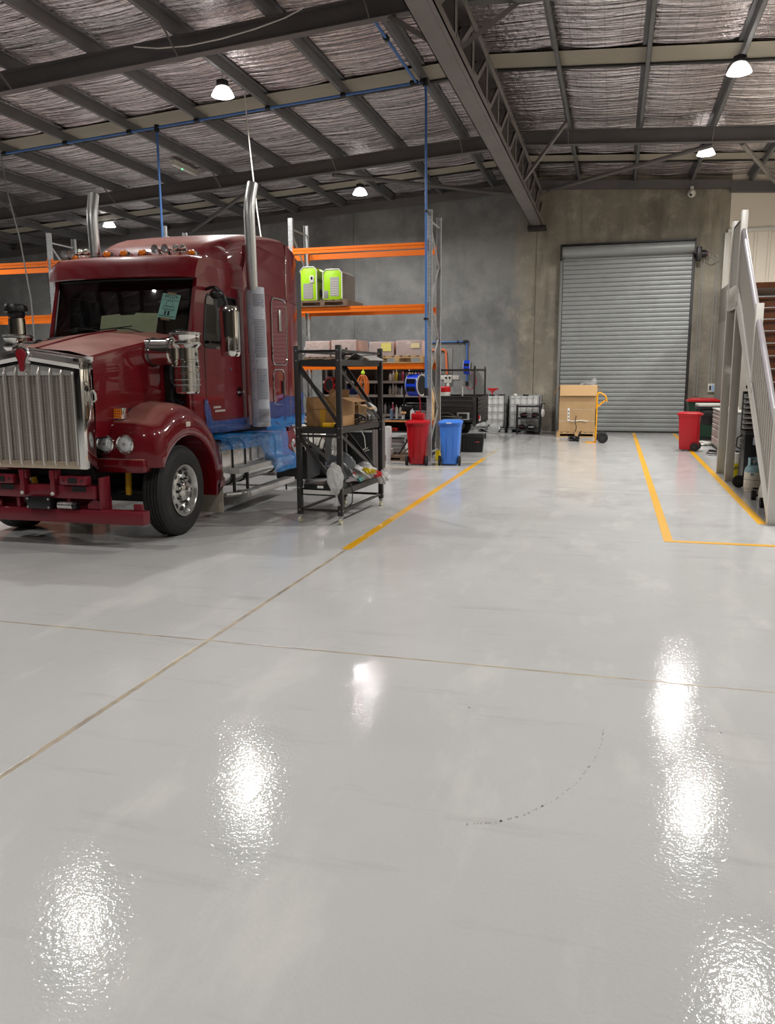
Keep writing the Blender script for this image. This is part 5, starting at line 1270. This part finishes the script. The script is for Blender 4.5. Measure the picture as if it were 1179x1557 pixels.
for i, (x, y, z, l, sx) in enumerate(((-2.62, 24.92, .515, 'dark red and yellow tool bundle on the middle trolley tray', 1.4), (-2.3, 24.95, .515, 'dark tool bag on the middle trolley tray at right', 1.2), (-2.7, 24.95, .155, 'black cable heap on the bottom trolley tray at left', 1.2), (-2.4, 24.9, .155, 'black tool bag with grey band on the bottom trolley tray', 1.5))):
    t2 = thing('tool_bag', l, 'tool bag', (x, y, z)); MB().ball((0, 0, .075), .10, sc=(sx, .8, .75), noise=.18, seed=i).build('bag_body', M_black, t2)
    MB().box(-.08, .08, -.09, -.08, .06, .09, .01).build('bag_band', M_galv if i == 3 else mat('maroon_cloth', lin(80, 26, 34), .8), t2)
tag(MB().ball((-2.06, 24.85, .66), .07, sc=(.9, .6, 1.9), noise=.1, seed=5).tube([(-2.06, 24.85, .78), (-2.04, 24.82, .94)], .012, 6).build('hanging_bag', M_whitefilm), 'small white plastic bag hanging from the trolley handle', 'plastic bag')

# ------------------------------------------------------------------ big carton, hand truck
pallet((-1.02, 24.6, 0), 'timber pallet under the large cardboard carton by the roller door', 1.14, 1.05, .14, M_wood, math.radians(2))
B = thing('cardboard_carton', 'large open cardboard carton on a pallet in front of the roller door', 'carton', (-1.0, 24.58, .142), math.radians(2))
mb = MB(); w_, d_, h_ = .54, .46, 1.36
mb.box(-w_, w_, -d_, -d_+.012, 0, h_).box(-w_, w_, d_-.012, d_, 0, h_).box(-w_, -w_+.012, -d_, d_, 0, h_).box(w_-.012, w_, -d_, d_, 0, h_).box(-w_, w_, -d_, d_, 0, .012)
mb.build('carton_wall', M_card, B)
MB().prism([(-d_-.004, h_), (-d_-.03, h_-.02), (-d_-.075, h_-.30), (-d_-.066, h_-.30), (-d_-.016, h_-.03)], 'x', -w_+.02, w_-.01).build('front_flap', mat('pale_cardboard_inside', lin(206, 168, 120), .75), B)
for s in (-1, 1): MB().prism([(s*w_, h_), (s*(w_+.16), h_-.26), (s*(w_+.15), h_-.268), (s*(w_-.012), h_-.012)], 'y', -d_+.02, d_-.02).build('side_flap', M_cardd, B)
MB().box(-w_-.003, w_+.003, -d_-.004, d_, .32, .33).box(-w_-.003, w_+.003, -d_-.004, d_, .66, .665).build('carton_strap', M_white, B)
l = MB().box(-.29, -.235, -d_-.006, -d_-.002, .33, .70).build('label_strip', M_paper, B)
for z in (.40, .50, .60): MB().box(-.275, -.25, -d_-.008, -d_-.005, z-.025, z+.025).build('printed_mark', M_black, l)
MB().tube([(-.26, -d_-.01, .335), (-.1, -d_-.03, .32), (.1, -d_-.02, .345), (.24, -d_-.015, .32), (.3, -d_-.012, .335)], .014, 6).build('torn_tape', M_paper, B)
tag(MB().ball((-.74, 24.5, 1.50), .17, sc=(1.4, 1, .55), noise=.2, seed=2).ball((-.57, 24.45, 1.56), .10, sc=(.9, .7, 1.4), noise=.2, seed=6).build('plastic_wrap', M_clearfilm), 'clear plastic wrap spilling out of the top of the large carton', 'plastic wrap')
H = thing('hand_truck', 'yellow two-wheeled hand truck standing in front of the large carton', 'hand truck', (-.42, 22.3, 0), math.radians(-87))
for s in (-1, 1):
    MB().tube(fillet([(s*.14, 0, .03), (s*.14, 0, 1.28), (s*.14, .06, 1.34), (s*.14, .22, 1.25), (s*.14, .25, 1.1)], .05), .02, 10).build('side_rail', M_yel, H)
    MB().tube([(s*.14, .01, .95), (s*.14, .2, 1.12)], .016, 8).build('handle_stay', M_yel, H)
    w_ = MB().lathe([(.06, -.04), (.12, -.045), (.145, -.02), (.145, .02), (.12, .045), (.06, .04)], (s*.20, .17, .146), (1, 0, 0), 32).build('hand_truck_wheel', M_rubber, H)
    MB().lathe([(.001, -.03), (.06, -.035), (.065, 0), (.06, .035), (.001, .03)], (s*.20, .17, .146), (1, 0, 0), 20).build('wheel_hub', M_dark, w_)
    MB().bar((s*.14, 0, .10), (s*.18, .17, .146), .03).build('axle_bracket', M_dark, H)
for z in (.2, .55, .9, 1.2): MB().box(-.14, .14, -.012, .012, z-.018, z+.018, .004).build('cross_bar', M_yel, H)
MB().box(-.20, .20, -.26, .01, 0, .012, .003).box(-.16, .16, -.012, .01, 0, .2, .003).build('toe_plate', M_yel, H)
MB().box(-.17, -.11, -.03, -.005, .45, .9, .01).build('grip_pad', M_black, H)
t = thing('strap_tangle', 'black ratchet strap tangle on the floor in front of the carton', 'strap', (-.98, 22.65, 0)); r_ = random.Random(12)
for k in range(9):
    a = r_.uniform(0, 6.3); MB().tube(fillet([(r_.uniform(-.2, .16), r_.uniform(-.15, .12), .015+.014*k) for _ in range(5)], .06), .014, 6).build('strap', M_black, t)
MB().box(-.02, .12, -.1, .0, .0, .12, .02).bar((.08, -.05, .1), (.16, -.04, .28), .05, .03).build('ratchet', M_black, t)
tag(MB().tube(fillet([(-1.02, 24.02, .62), (-1.05, 23.98, .45), (-1.0, 23.95, .3), (-1.03, 23.96, .17)], .05), .012, 6).build('black_strap', M_black), 'short black strap hanging down the front of the large carton', 'strap')

# ------------------------------------------------------------------ black cart in the foreground
K = thing('steel_cart', 'tall black steel shelf cart on castors beside the truck', 'cart', (-3.45, 10.07, 0), math.radians(-3))
hx, hy = .275, .765; kp = mat('black_cart_paint', lin(40, 37, 36), .42)
for sx in (-1, 1):
    for sy in (-1, 1):
        x, y = sx*hx, sy*hy
        p = MB().box(x-.03, x+.03, y-.003 if sy > 0 else y-.003, y+.003, .11, 2.2).box(x-.003 if sx > 0 else x-.003, x+.003, y-.03, y+.03, .11, 2.2)
        p = MB().box(x-.032, x+.032, y-.028, y+.028, .11, 2.2, .003).build('cart_post', kp, K)
        for z in (2.14, 2.02, 1.2, 1.09, .45, .17): MB().ball((x, y-.029, z), .008).ball((x+.033, y, z), .008).build('bolt', M_galv, p)
        c = MB().box(x-.022, x+.022, y-.022, y+.022, .05, .11, .004).build('castor_fork', M_galv, K)
        MB().cyl((x-.014, y, .042), (x+.014, y, .042), .042, n=20).build('castor_wheel', mat('cream_castor', lin(206, 200, 170), .45), c)
for z in (2.03, 1.205, .43):
    MB().box(-hx, hx, -hy, hy, z-.004, z, .001).box(-hx, hx, -hy-.004, -hy+.004, z-.075, z).box(-hx, hx, hy-.004, hy+.004, z-.075, z).box(-hx-.004, -hx+.004, -hy, hy, z-.075, z).box(hx-.004, hx+.004, -hy, hy, z-.075, z).build('cart_shelf', kp, K)
for s in (-1, 1):
    for z in (2.13, 1.10, .17):
        MB().bar((-hx, s*hy, z), (hx, s*hy, z), .03, .03).build('cart_rail', kp, K)
    for z in (2.13, .17): MB().bar((s*hx, -hy, z), (s*hx, hy, z), .03, .03).build('cart_rail', kp, K)
    MB().bar((-hx, s*hy, 2.0), (hx, s*hy, 1.24), .012, .045).build('cart_brace', kp, K); MB().bar((-hx, s*hy, 1.10), (hx, s*hy, .42), .012, .045).build('cart_brace', kp, K)
    MB().bar((s*hx, -hy, 1.93), (s*hx, hy, 1.22), .012, .045).build('cart_brace', kp, K); MB().bar((s*hx, -hy, 1.13), (s*hx, hy, .44), .012, .045).build('cart_brace', kp, K)
tag(MB().prism([(-.2, 0), (-.19, .01), (.02, .10), (.17, .005), (.16, 0), (.02, .09)], 'x', -.21, .21).xform(Matrix.Translation((-3.24, 10.4, 2.033)) @ Matrix.Rotation(math.radians(80), 4, 'Z')).build('bent_sheet', M_step), 'bent shiny sheet metal piece on top of the black cart', 'sheet metal')
tag(MB().box(-3.36, -3.0, 10.5, 10.7, 2.031, 2.034).build('flat_plate', M_galv), 'thin flat plate lying on the top shelf of the black cart', 'plate')
def carton(loc, w, d, h, label, rotz=0, flaps=True, m=M_card):
    t = thing('carton', label, 'carton', loc, rotz); mb = MB()
    mb.box(-w/2, w/2, -d/2, -d/2+.008, 0, h).box(-w/2, w/2, d/2-.008, d/2, 0, h).box(-w/2, -w/2+.008, -d/2, d/2, 0, h).box(w/2-.008, w/2, -d/2, d/2, 0, h).box(-w/2, w/2, -d/2, d/2, 0, .008)
    mb.build('carton_wall', m, t)
    if flaps:
        MB().prism([(w/2, h), (w/2+.16, h-.05), (w/2+.16, h-.057), (w/2-.006, h-.008)], 'y', -d/2+.02, d/2-.02).build('carton_flap', m, t)
        MB().prism([(-d/2, h), (-d/2-.012, h-.14), (-d/2-.006, h-.14), (-d/2+.006, h-.005)], 'x', -w/2, w/2).build('carton_flap', M_cardd, t)
        MB().prism([(d/2, h), (d/2+.03, h+.09), (d/2+.024, h+.09), (d/2-.007, h)], 'x', -w/2+.1, w/2-.08).build('carton_flap', m, t)
    MB().box(-w*.1, w*.08, -d/2-.002, -d/2+.001, 0, h*.7).build('packing_tape', mat('amber_tape', lin(180, 134, 40), .3), t)
    return t
carton((-3.475, 9.72, 1.206), .46, .50, .36, 'open brown carton on the middle shelf of the black cart', math.radians(-3), True, M_cardd)
carton((-3.39, 10.42, 1.206), .24, .30, .24, 'small brown carton with raised flap at the rear of the cart', math.radians(-3))
t = thing('torch_tool', 'yellow hand tool lying at the front of the cart middle shelf', 'hand tool', (-3.36, 9.38, 1.206)); MB().box(-.10, .06, -.035, .035, 0, .055, .012).build('tool_body', M_torch, t); MB().box(.06, .10, -.03, .03, .005, .05, .01).build('tool_head', M_black, t)
t = thing('cable_coil', 'tangled black cable on the cart middle shelf beside the small carton', 'cable', (-3.23, 10.02, 1.206)); r_ = random.Random(3)
for k in range(6):
    w_ = .07+.04*r_.random(); MB().tube([(w_*math.cos(2*PI*q/18)+.01*k, .08*math.sin(2*PI*q/18), .015+.05+.045*math.sin(2*PI*q/18+k)+.006*k) for q in range(18)], .007, 6, closed=True).build('cable_loop', M_black, t)
MB().box(-.14, -.07, -.05, -.0, 0, .03, .008).build('plug', M_cream, t)
def crumple(name, c, r, sc, m, label, cat, seed, par=None):
    b = MB(); bb = bmesh.new(); bmesh.ops.create_icosphere(bb, subdivisions=4, radius=1); rr_ = random.Random(seed)
    ph = [(rr_.uniform(2, 6), rr_.uniform(2, 6), rr_.uniform(2, 6), rr_.uniform(0, 6), rr_.uniform(.04, .16)) for _ in range(12)]
    for v in bb.verts:
        k = 1+sum(a*math.sin(x*v.co.x*1.6+y*v.co.y*1.6+z*v.co.z*1.6+p) for x, y, z, p, a in ph)*.55
        q = Vector((v.co.x*r*sc[0]*k, v.co.y*r*sc[1]*k, v.co.z*r*sc[2]*k)); v.co = Vector(c)+q
    lo = min(v.co.z for v in bb.verts)
    b._merge(bb); o = b.build(name, m, par, ang=25)
    if label: tag(o, label, cat)
    return o
crumple('plastic_bag', (-3.26, 10.66, 1.35), .13, (.8, .7, .8), M_whitefilm, 'crumpled white plastic bag at the rear of the cart middle shelf', 'plastic bag', 4)
t = thing('battery_charger', 'black electronic unit with silver edge on the lowest cart shelf', 'electronic unit', (-3.47, 9.46, .431), math.radians(-3)); MB().box(-.23, .23, -.17, .16, 0, .065, .006).build('unit_body', M_black, t); MB().box(-.23, .23, -.192, -.172, -.055, -.005, .004).build('silver_edge', M_white, t); MB().box(-.04, .04, -.176, -.169, .02, .05).build('unit_label', M_paper, t)
crumple('plastic_bag', (-3.42, 9.84, .645), .20, (.95, .8, .9), mat('grey_bag_film', lin(120, 124, 128), .3, bump=.6, bscale=18), 'dark grey plastic bag on the lowest shelf of the cart', 'plastic bag', 7)
o = crumple('plastic_bag', (-3.27, 9.245, .585), .13, (.75, .28, 1.35), M_whitefilm, 'white bubble wrap bag hanging off the front of the lowest cart shelf', 'plastic bag', 9)
tag(MB().lathe([(.055, .47), (.03, .40), (.012, .36), (.04, .27), (.05, .25)], (-3.25, 9.24, 0), (0, 0, 1), 12).build('bag_tail', M_clearfilm), 'twisted clear tail of plastic film below the white bag on the cart', 'plastic film')
g = thing('shopping_bag', 'white shopping bag with red, yellow and green print on the lowest cart shelf', 'plastic bag', (-3.22, 10.2, .432))
crumple('bag_body', (0, 0, .135), .20, (.95, 1.2, .5), M_whitefilm, None, None, 13, g)
for i, (p, q, c) in enumerate((((.12, -.20, .16), .07, (214, 190, 30)), ((.21, .02, .1), .07, (210, 44, 48)), ((-.05, -.25, .12), .055, (200, 50, 50)), ((.06, -.26, .06), .05, (120, 180, 170)), ((.17, -.1, .15), .055, (214, 190, 30)), ((-.1, -.2, .13), .05, (206, 196, 40)))):
    crumple('bag_print', p, q, (.9, .7, .6), mat('bag_print_%d' % i, lin(*c), .3), None, None, 20+i, g)
crumple('bag_corner', (.2, .3, .02), .09, (.8, .8, 1), M_whitefilm, None, None, 31, g)
tag(MB().tube([(-3.13, 9.45, .5), (-3.1, 9.42, .4), (-3.1, 9.40, .27), (-3.13, 9.38, .22)], .007, 6).build('black_lead', M_black), 'thin black lead dangling from the lowest cart shelf', 'lead')

# ------------------------------------------------------------------ cabinet behind the cart
C = thing('tool_cabinet', 'black workshop cabinet with ribbed grey side standing behind the cart', 'cabinet', (-4.52, 14.75, 0))
MB().box(-.25, .2, -.42, .42, .06, 1.0, .01).build('cabinet_body', M_black, C)
mb = MB()
for k in range(5): mb.box(.2, .225, -.42+.168*k, -.27+.168*k, .02, 1.04, .012)
mb.build('ribbed_side', mat('warm_grey_panel', lin(92, 86, 82), .5), C)
MB().box(-.25, .2, -.45, -.42, .78, .82, .008).box(-.10, .12, -.50, -.42, .86, .89, .01).build('cabinet_rail', M_galv, C)
MB().box(-.26, .23, -.44, .44, 1.0, 1.03, .005).build('cabinet_top', M_dark, C)
for x in (-.2, .15):
    for y in (-.36, .36): MB().cyl((x-.02, y, .035), (x+.02, y, .035), .035, n=14).build('castor', M_rubber, C)
tag(MB().tube([(-4.55, 14.3, .86), (-4.45, 14.27, .7), (-4.43, 14.27, .5), (-4.5, 14.27, .44), (-4.38, 14.26, .5), (-4.45, 14.26, .42), (-4.36, 14.26, .46)], .008, 6).build('white_lead', M_cream), 'pale lead hanging in a knot on the front of the black cabinet', 'lead')
tag(MB().ball((-4.6, 14.6, 1.09), .07, sc=(1.3, 1, .8), noise=.2).build('white_rag', M_paper), 'crumpled white paper on top of the black cabinet', 'paper')
# ------------------------------------------------------------------ staircase
ST = thing('staircase', 'pale steel staircase with solid balustrade panels, timber treads and grey handrail along the office wall', 'staircase', (1.9, 10.55, 0))
pl = lambda y: .328+(y-.10)*.742          # bottom line of the balustrade (local y from the foot)
for X in (.0, 1.0):
    MB().prism([(.0, .0), (.14, .0), (4.15, pl(4.15)-.42), (5.4, 2.93), (5.4, 3.27), (4.08, 3.27), (.04, .30), (.0, .25)], 'x', X, X+.05, .004).build('stringer', M_white, ST)
MB().tube([(-.006, .1, pl(.1)), (-.006, 4.07, pl(4.07))], .014, 6).build('stringer_trim', M_white, ST)
for k in range(17):
    z = .19*(k+1); y = .16+.237*k
    if z > 3.2: break
    t_ = MB().box(.05, 1.0, y, y+.28, z-.045, z, .006).build('tread', M_treads, ST)
    MB().box(.05, 1.0, y-.004, y+.02, z-.012, z+.004).build('nosing', M_galv, t_)
    MB().box(.05, 1.0, y+.03, y+.05, z-.19, z-.04).build('riser', M_treads, ST)
# newels and panels
def newel(y, z0, z1, w=.10): MB().box(-.02, w-.02, y, y+w, z0, z1, .006).build('newel_post', M_white, ST)
newel(-.02, 0, 1.42, .13); newel(1.93, 1.55, 2.80); newel(4.03, 3.0, 4.43); newel(5.05, 2.93, 4.43)
def panel(y0, y1, ht, ribs=0):
    MB().prism([(y0, pl(y0)+.02), (y1, pl(y1)+.02), (y1, pl(y1)+ht), (y0, pl(y0)+ht)], 'x', .012, .03).build('balustrade_panel', M_offwall, ST)
    if ribs:
        mb = MB(); n = ribs
        for k in range(n):
            y = y0+.06+(y1-y0-.1)*k/(n-1); mb.box(.002, .012, y-.012, y+.012, pl(y)+.03, pl(y)+ht-.03)
        mb.build('panel_ribs', M_white, ST)
    mb = MB(); mb.bar((.02, y0, pl(y0)+.02), (.02, y1, pl(y1)+.02), .03, .03); mb.build('panel_edge', M_white, ST)
panel(.11, 1.93, .80, 12); panel(2.03, 4.03, .80)
MB().box(.012, .03, 4.13, 5.05, 3.28, 4.30).build('balustrade_panel', M_offwall, ST)
MB().cyl((.02, 4.1, 4.32), (.02, 5.08, 4.32), .02, n=10).build('landing_rail', M_dark, ST)
hr = mat('grey_round_handrail', lin(150, 145, 149), .35, .15)
for y0, y1 in ((.1, 1.99), (2.0, 4.1)):
    MB().cyl((.03, y0, pl(y0)+.85), (.03, y1, pl(y1)+.85), .042, n=16).build('handrail', hr, ST)
# landing
MB().box(0, 1.02, 4.05, 5.4, 3.2, 3.29).build('landing_deck', M_treads, ST)
MB().box(-.01, .05, 4.05, 5.4, 2.93, 3.29, .004).box(0, 1.02, 5.34, 5.4, 2.93, 3.29).build('landing_fascia', M_offwall, ST)
for y in (4.13, 5.29): MB().box(-.0, .135, y-.0, y+.09, 0, 2.95, .004).build('support_post', M_offwall, ST)

# ------------------------------------------------------------------ things under the stairs and along the office wall
t = thing('drawer_chest', 'grey workshop drawer chest with pinkish drawer fronts beside the office wall', 'tool chest', (2.68, 20.75, 0))
MB().box(-.22, .24, -1.0, 1.1, .06, .94, .008).build('chest_body', M_grey, t)
dm = mat('dusty_pink_drawer', lin(176, 152, 148), .4)
for c in range(3):
    y0 = -.96+.69*c
    for z0, z1 in ((.1, .28), (.3, .48), (.5, .6), (.62, .72), (.74, .82), (.84, .91)):
        d = MB().box(-.238, -.22, y0, y0+.64, z0, z1, .004).build('drawer', dm, t); MB().box(-.248, -.236, y0+.03, y0+.61, z1-.025, z1-.008, .003).build('drawer_pull', M_white, d)
MB().box(-.25, .25, -1.03, 1.12, .94, .97, .005).build('chest_top', M_white, t); MB().box(-.2, .22, -.98, 1.08, 0, .06).build('plinth', M_dark, t)
t = thing('machine_bench', 'black framed bench with pale top behind the drawer chest', 'bench', (2.42, 22.75, 0))
MB().box(-.28, .40, -.45, .45, .98, 1.04, .006).build('bench_top', M_cream, t); MB().box(-.29, .40, -.46, .45, .90, .98, .006).build('bench_frame', M_black, t)
for x in (-.25, .34):
    for y in (-.42, .38): MB().box(x, x+.05, y, y+.05, 0, .9).build('leg', M_black, t)
MB().box(-.22, .3, -.43, .3, .5, .88, .02).build('drive_unit', M_black, t); MB().box(-.2, .3, -.4, .3, .1, .14).build('low_shelf', M_black, t)
t = thing('waste_skip', 'dark green bin with flat red lid in the corner by the roller door', 'bin', (2.46, 24.55, 0))
MB().loft([[(a*k, b*k, z) for a, b in ((-.40, -.36), (.40, -.36), (.40, .36), (-.40, .36))] for z, k in ((.04, .86), (.95, 1.0), (1.0, 1.05), (1.03, 1.05))], closed=True, cap=True).build('skip_body', M_bin_green, t)
MB().prism([(-.44, 1.035), (.44, 1.035), (.43, 1.075), (.30, 1.13), (-.30, 1.13), (-.43, 1.075)], 'y', -.42, .40, .01).build('skip_lid', M_bin_red, t)
for s in (-1, 1): MB().cyl((s*.3, -.3, .06), (s*.3+.03, -.3, .06), .06, n=14).build('skip_wheel', M_rubber, t)
t = thing('welder_cart', 'black welding cart with pale label and small wheels between stair post and stringer', 'welding cart', (2.30, 14.15, 0))
MB().box(-.24, .24, -.26, .26, .12, .90, .015).build('cart_body', M_black, t); MB().box(-.245, .24, -.27, .26, .86, .92, .01).build('cart_top', M_dark, t)
MB().box(-.12, -.05, -.265, -.26, .70, .82).build('cart_label', mat('pale_lilac_label', lin(190, 196, 214), .5), t)
for x in (-.28, .22): 
    w_ = MB().lathe([(.001, -.025), (.06, -.025), (.1, -.02), (.1, .02), (.06, .025), (.001, .025)], (x, -.2, .10), (0, 1, 0), 28).build('cart_wheel', M_rubber, t); MB().lathe([(.001, -.03), (.03, -.03), (.035, -.02)], (x, -.2, .1), (0, 1, 0), 16).build('wheel_hub', M_dark, w_)
MB().bar((-.28, -.2, .1), (.22, -.2, .1), .02).build('axle', M_dark, t)
for z in (.5, .62, .72, .80): MB().cyl((-.29, -.1, z), (-.20, -.1, z), .022 if z > .7 else .014, n=12).build('hose_fitting', M_galv, t)
MB().tube([(-.27, -.15, .85), (-.34, -.15, .8), (-.35, -.15, .66), (-.27, -.15, .62)], .012, 6).build('welding_lead', M_black, t)
t = thing('parts_bin_rack', 'rack of small grey, blue and red parts drawers standing on the welding cart', 'parts rack', (2.24, 14.2, .921))
MB().box(-.20, .2, .02, .12, 0, .62).build('rack_panel', M_dark, t); r_ = random.Random(17)
for k in range(7):
    z = .02+k*.082
    for j in range(2):
        col = M_grey if (j == 0 or k > 3) else (M_reelblue if k % 2 == 0 else mat('brick_red_bin', lin(150, 62, 44), .45))
        d = MB().prism([(-.14, z), (.02, z), (.02, z+.07), (-.10, z+.055), (-.14, z+.03)], 'x', -.19+j*.16, -.05+j*.16, .003).build('parts_drawer', col, t); MB().box(-.185+j*.16, -.055+j*.16, -.147, -.139, z+.004, z+.026).build('drawer_lip', M_cream, d)
tag(MB().tube([(2.2+.13*math.cos(q*.55)*(1-.02*q), 14.25+.06*math.sin(q*.4), 1.60+.05*math.sin(q*.55)+.002*q) for q in range(40)], .014, 6).build('cable_heap', M_black), 'heap of black cable lying on top of the parts drawer rack', 'cable')
t = thing('chemical_drum', 'small drum with white top and yellow hazard label beside the stair post', 'drum', (2.15, 15.38, 0)); MB().lathe([(.001, 0), (.10, 0), (.102, .25)], n=24).build('drum_label', mat('hazard_yellow', lin(226, 210, 20), .4), t); MB().lathe([(.102, .25), (.10, .42), (.07, .44), (.001, .44)], n=24).build('drum_body', M_paper, t); MB().cyl((.02, 0, .43), (.02, 0, .47), .03, n=12).build('drum_cap', M_black, t)
mb = MB().tube([(-.03, -.104, .14), (.0, -.106, .2), (.02, -.106, .16), (.05, -.1, .21)], .01, 6).build('hazard_mark', M_black, t)
t = thing('gas_cylinder', 'small gas cylinder, off-white below and pale blue collar above, under the stair stringer', 'gas cylinder', (2.15, 13.45, 0))
MB().lathe([(.115, 0), (.12, .03), (.11, .04), (.125, .06), (.132, .08), (.132, .32)], n=32).build('cylinder_body', M_gaswhite, t)
MB().lathe([(.132, .32), (.125, .37), (.10, .41), (.06, .43), (.001, .435)], n=32).build('cylinder_shoulder', M_gasblue, t)
mb = MB(); mb.loft([[(.088*math.cos(a), .088*math.sin(a), z) for a in [math.radians(-60+k*15) for k in range(20)]] for z in (.40, .54)]).build('cylinder_collar', M_gasblue, t)
MB().cyl((0, 0, .42), (0, 0, .49), .025, n=12).cyl((-.04, 0, .48), (.04, 0, .48), .018, n=10).build('cylinder_valve', M_galv, t); MB().lathe([(.1335, .20), (.1335, .206)], n=32).build('cylinder_band', M_dark, t)
MB().box(-.06, -.01, -.134, -.126, .27, .31).build('cylinder_sticker', mat('faded_blue_sticker', lin(130, 150, 166), .5), t)
t = thing('floor_jack', 'pale grey floor jack with black castors at the foot of the stairs', 'floor jack', (2.14, 12.3, 0)); MB().prism([(-.55, 0), (.2, 0), (.2, .18), (.05, .3), (-.15, .22), (-.55, .06)], 'x', -.06, .08, .012).build('jack_body', M_cream, t)
for y in (.22, -.5): 
    MB().lathe([(.001, -.03), (.07, -.03), (.07, .03), (.001, .03)], (-.1, y+.1, .07), (1, 0, 0), 24).build('jack_castor', M_rubber, t)
MB().cyl((-.1, .32, .07), (.05, .32, .07), .02, n=10).bar((-.12, .3, .17), (.05, .3, .17), .03).build('jack_axle', M_black, t)
t = thing('hose_coil', 'small coil of black and silver hose on the floor beside the drawer chest', 'hose', (2.23, 19.5, 0))
for k in range(4): MB().tube([((.13-.015*k)*math.cos(2*PI*q/20), (.3-.02*k)*math.sin(2*PI*q/20), .02+.02*k) for q in range(20)], .014, 6, closed=True).build('hose_loop', M_black if k % 2 else M_galv, t)
crumple('cleaning_rag', (2.3, 22.0, .05), .2, (1, 1, .25), M_cream, 'crumpled pale rag on the floor under the bench beyond the red bin', 'rag', 41)
t = thing('spray_can', 'small white spray can with yellow cap on the floor under the black framed bench', 'spray can', (2.12, 22.35, 0)); MB().cyl((0, 0, 0), (0, 0, .3), .05, n=16).build('can_body', M_paper, t); MB().cyl((0, 0, .3), (0, 0, .38), .035, n=12).build('can_cap', M_torch, t)
tag(MB().box(2.42, 2.78, 19.9, 20.25, .971, 1.06, .01).build('paper_stack', M_paper), 'stack of white papers on top of the drawer chest nearest the stairs', 'papers')
tag(MB().box(2.5, 2.75, 20.5, 20.9, .971, 1.25, .02).build('tool_case', M_cardd), 'brown case standing on top of the drawer chest', 'case')
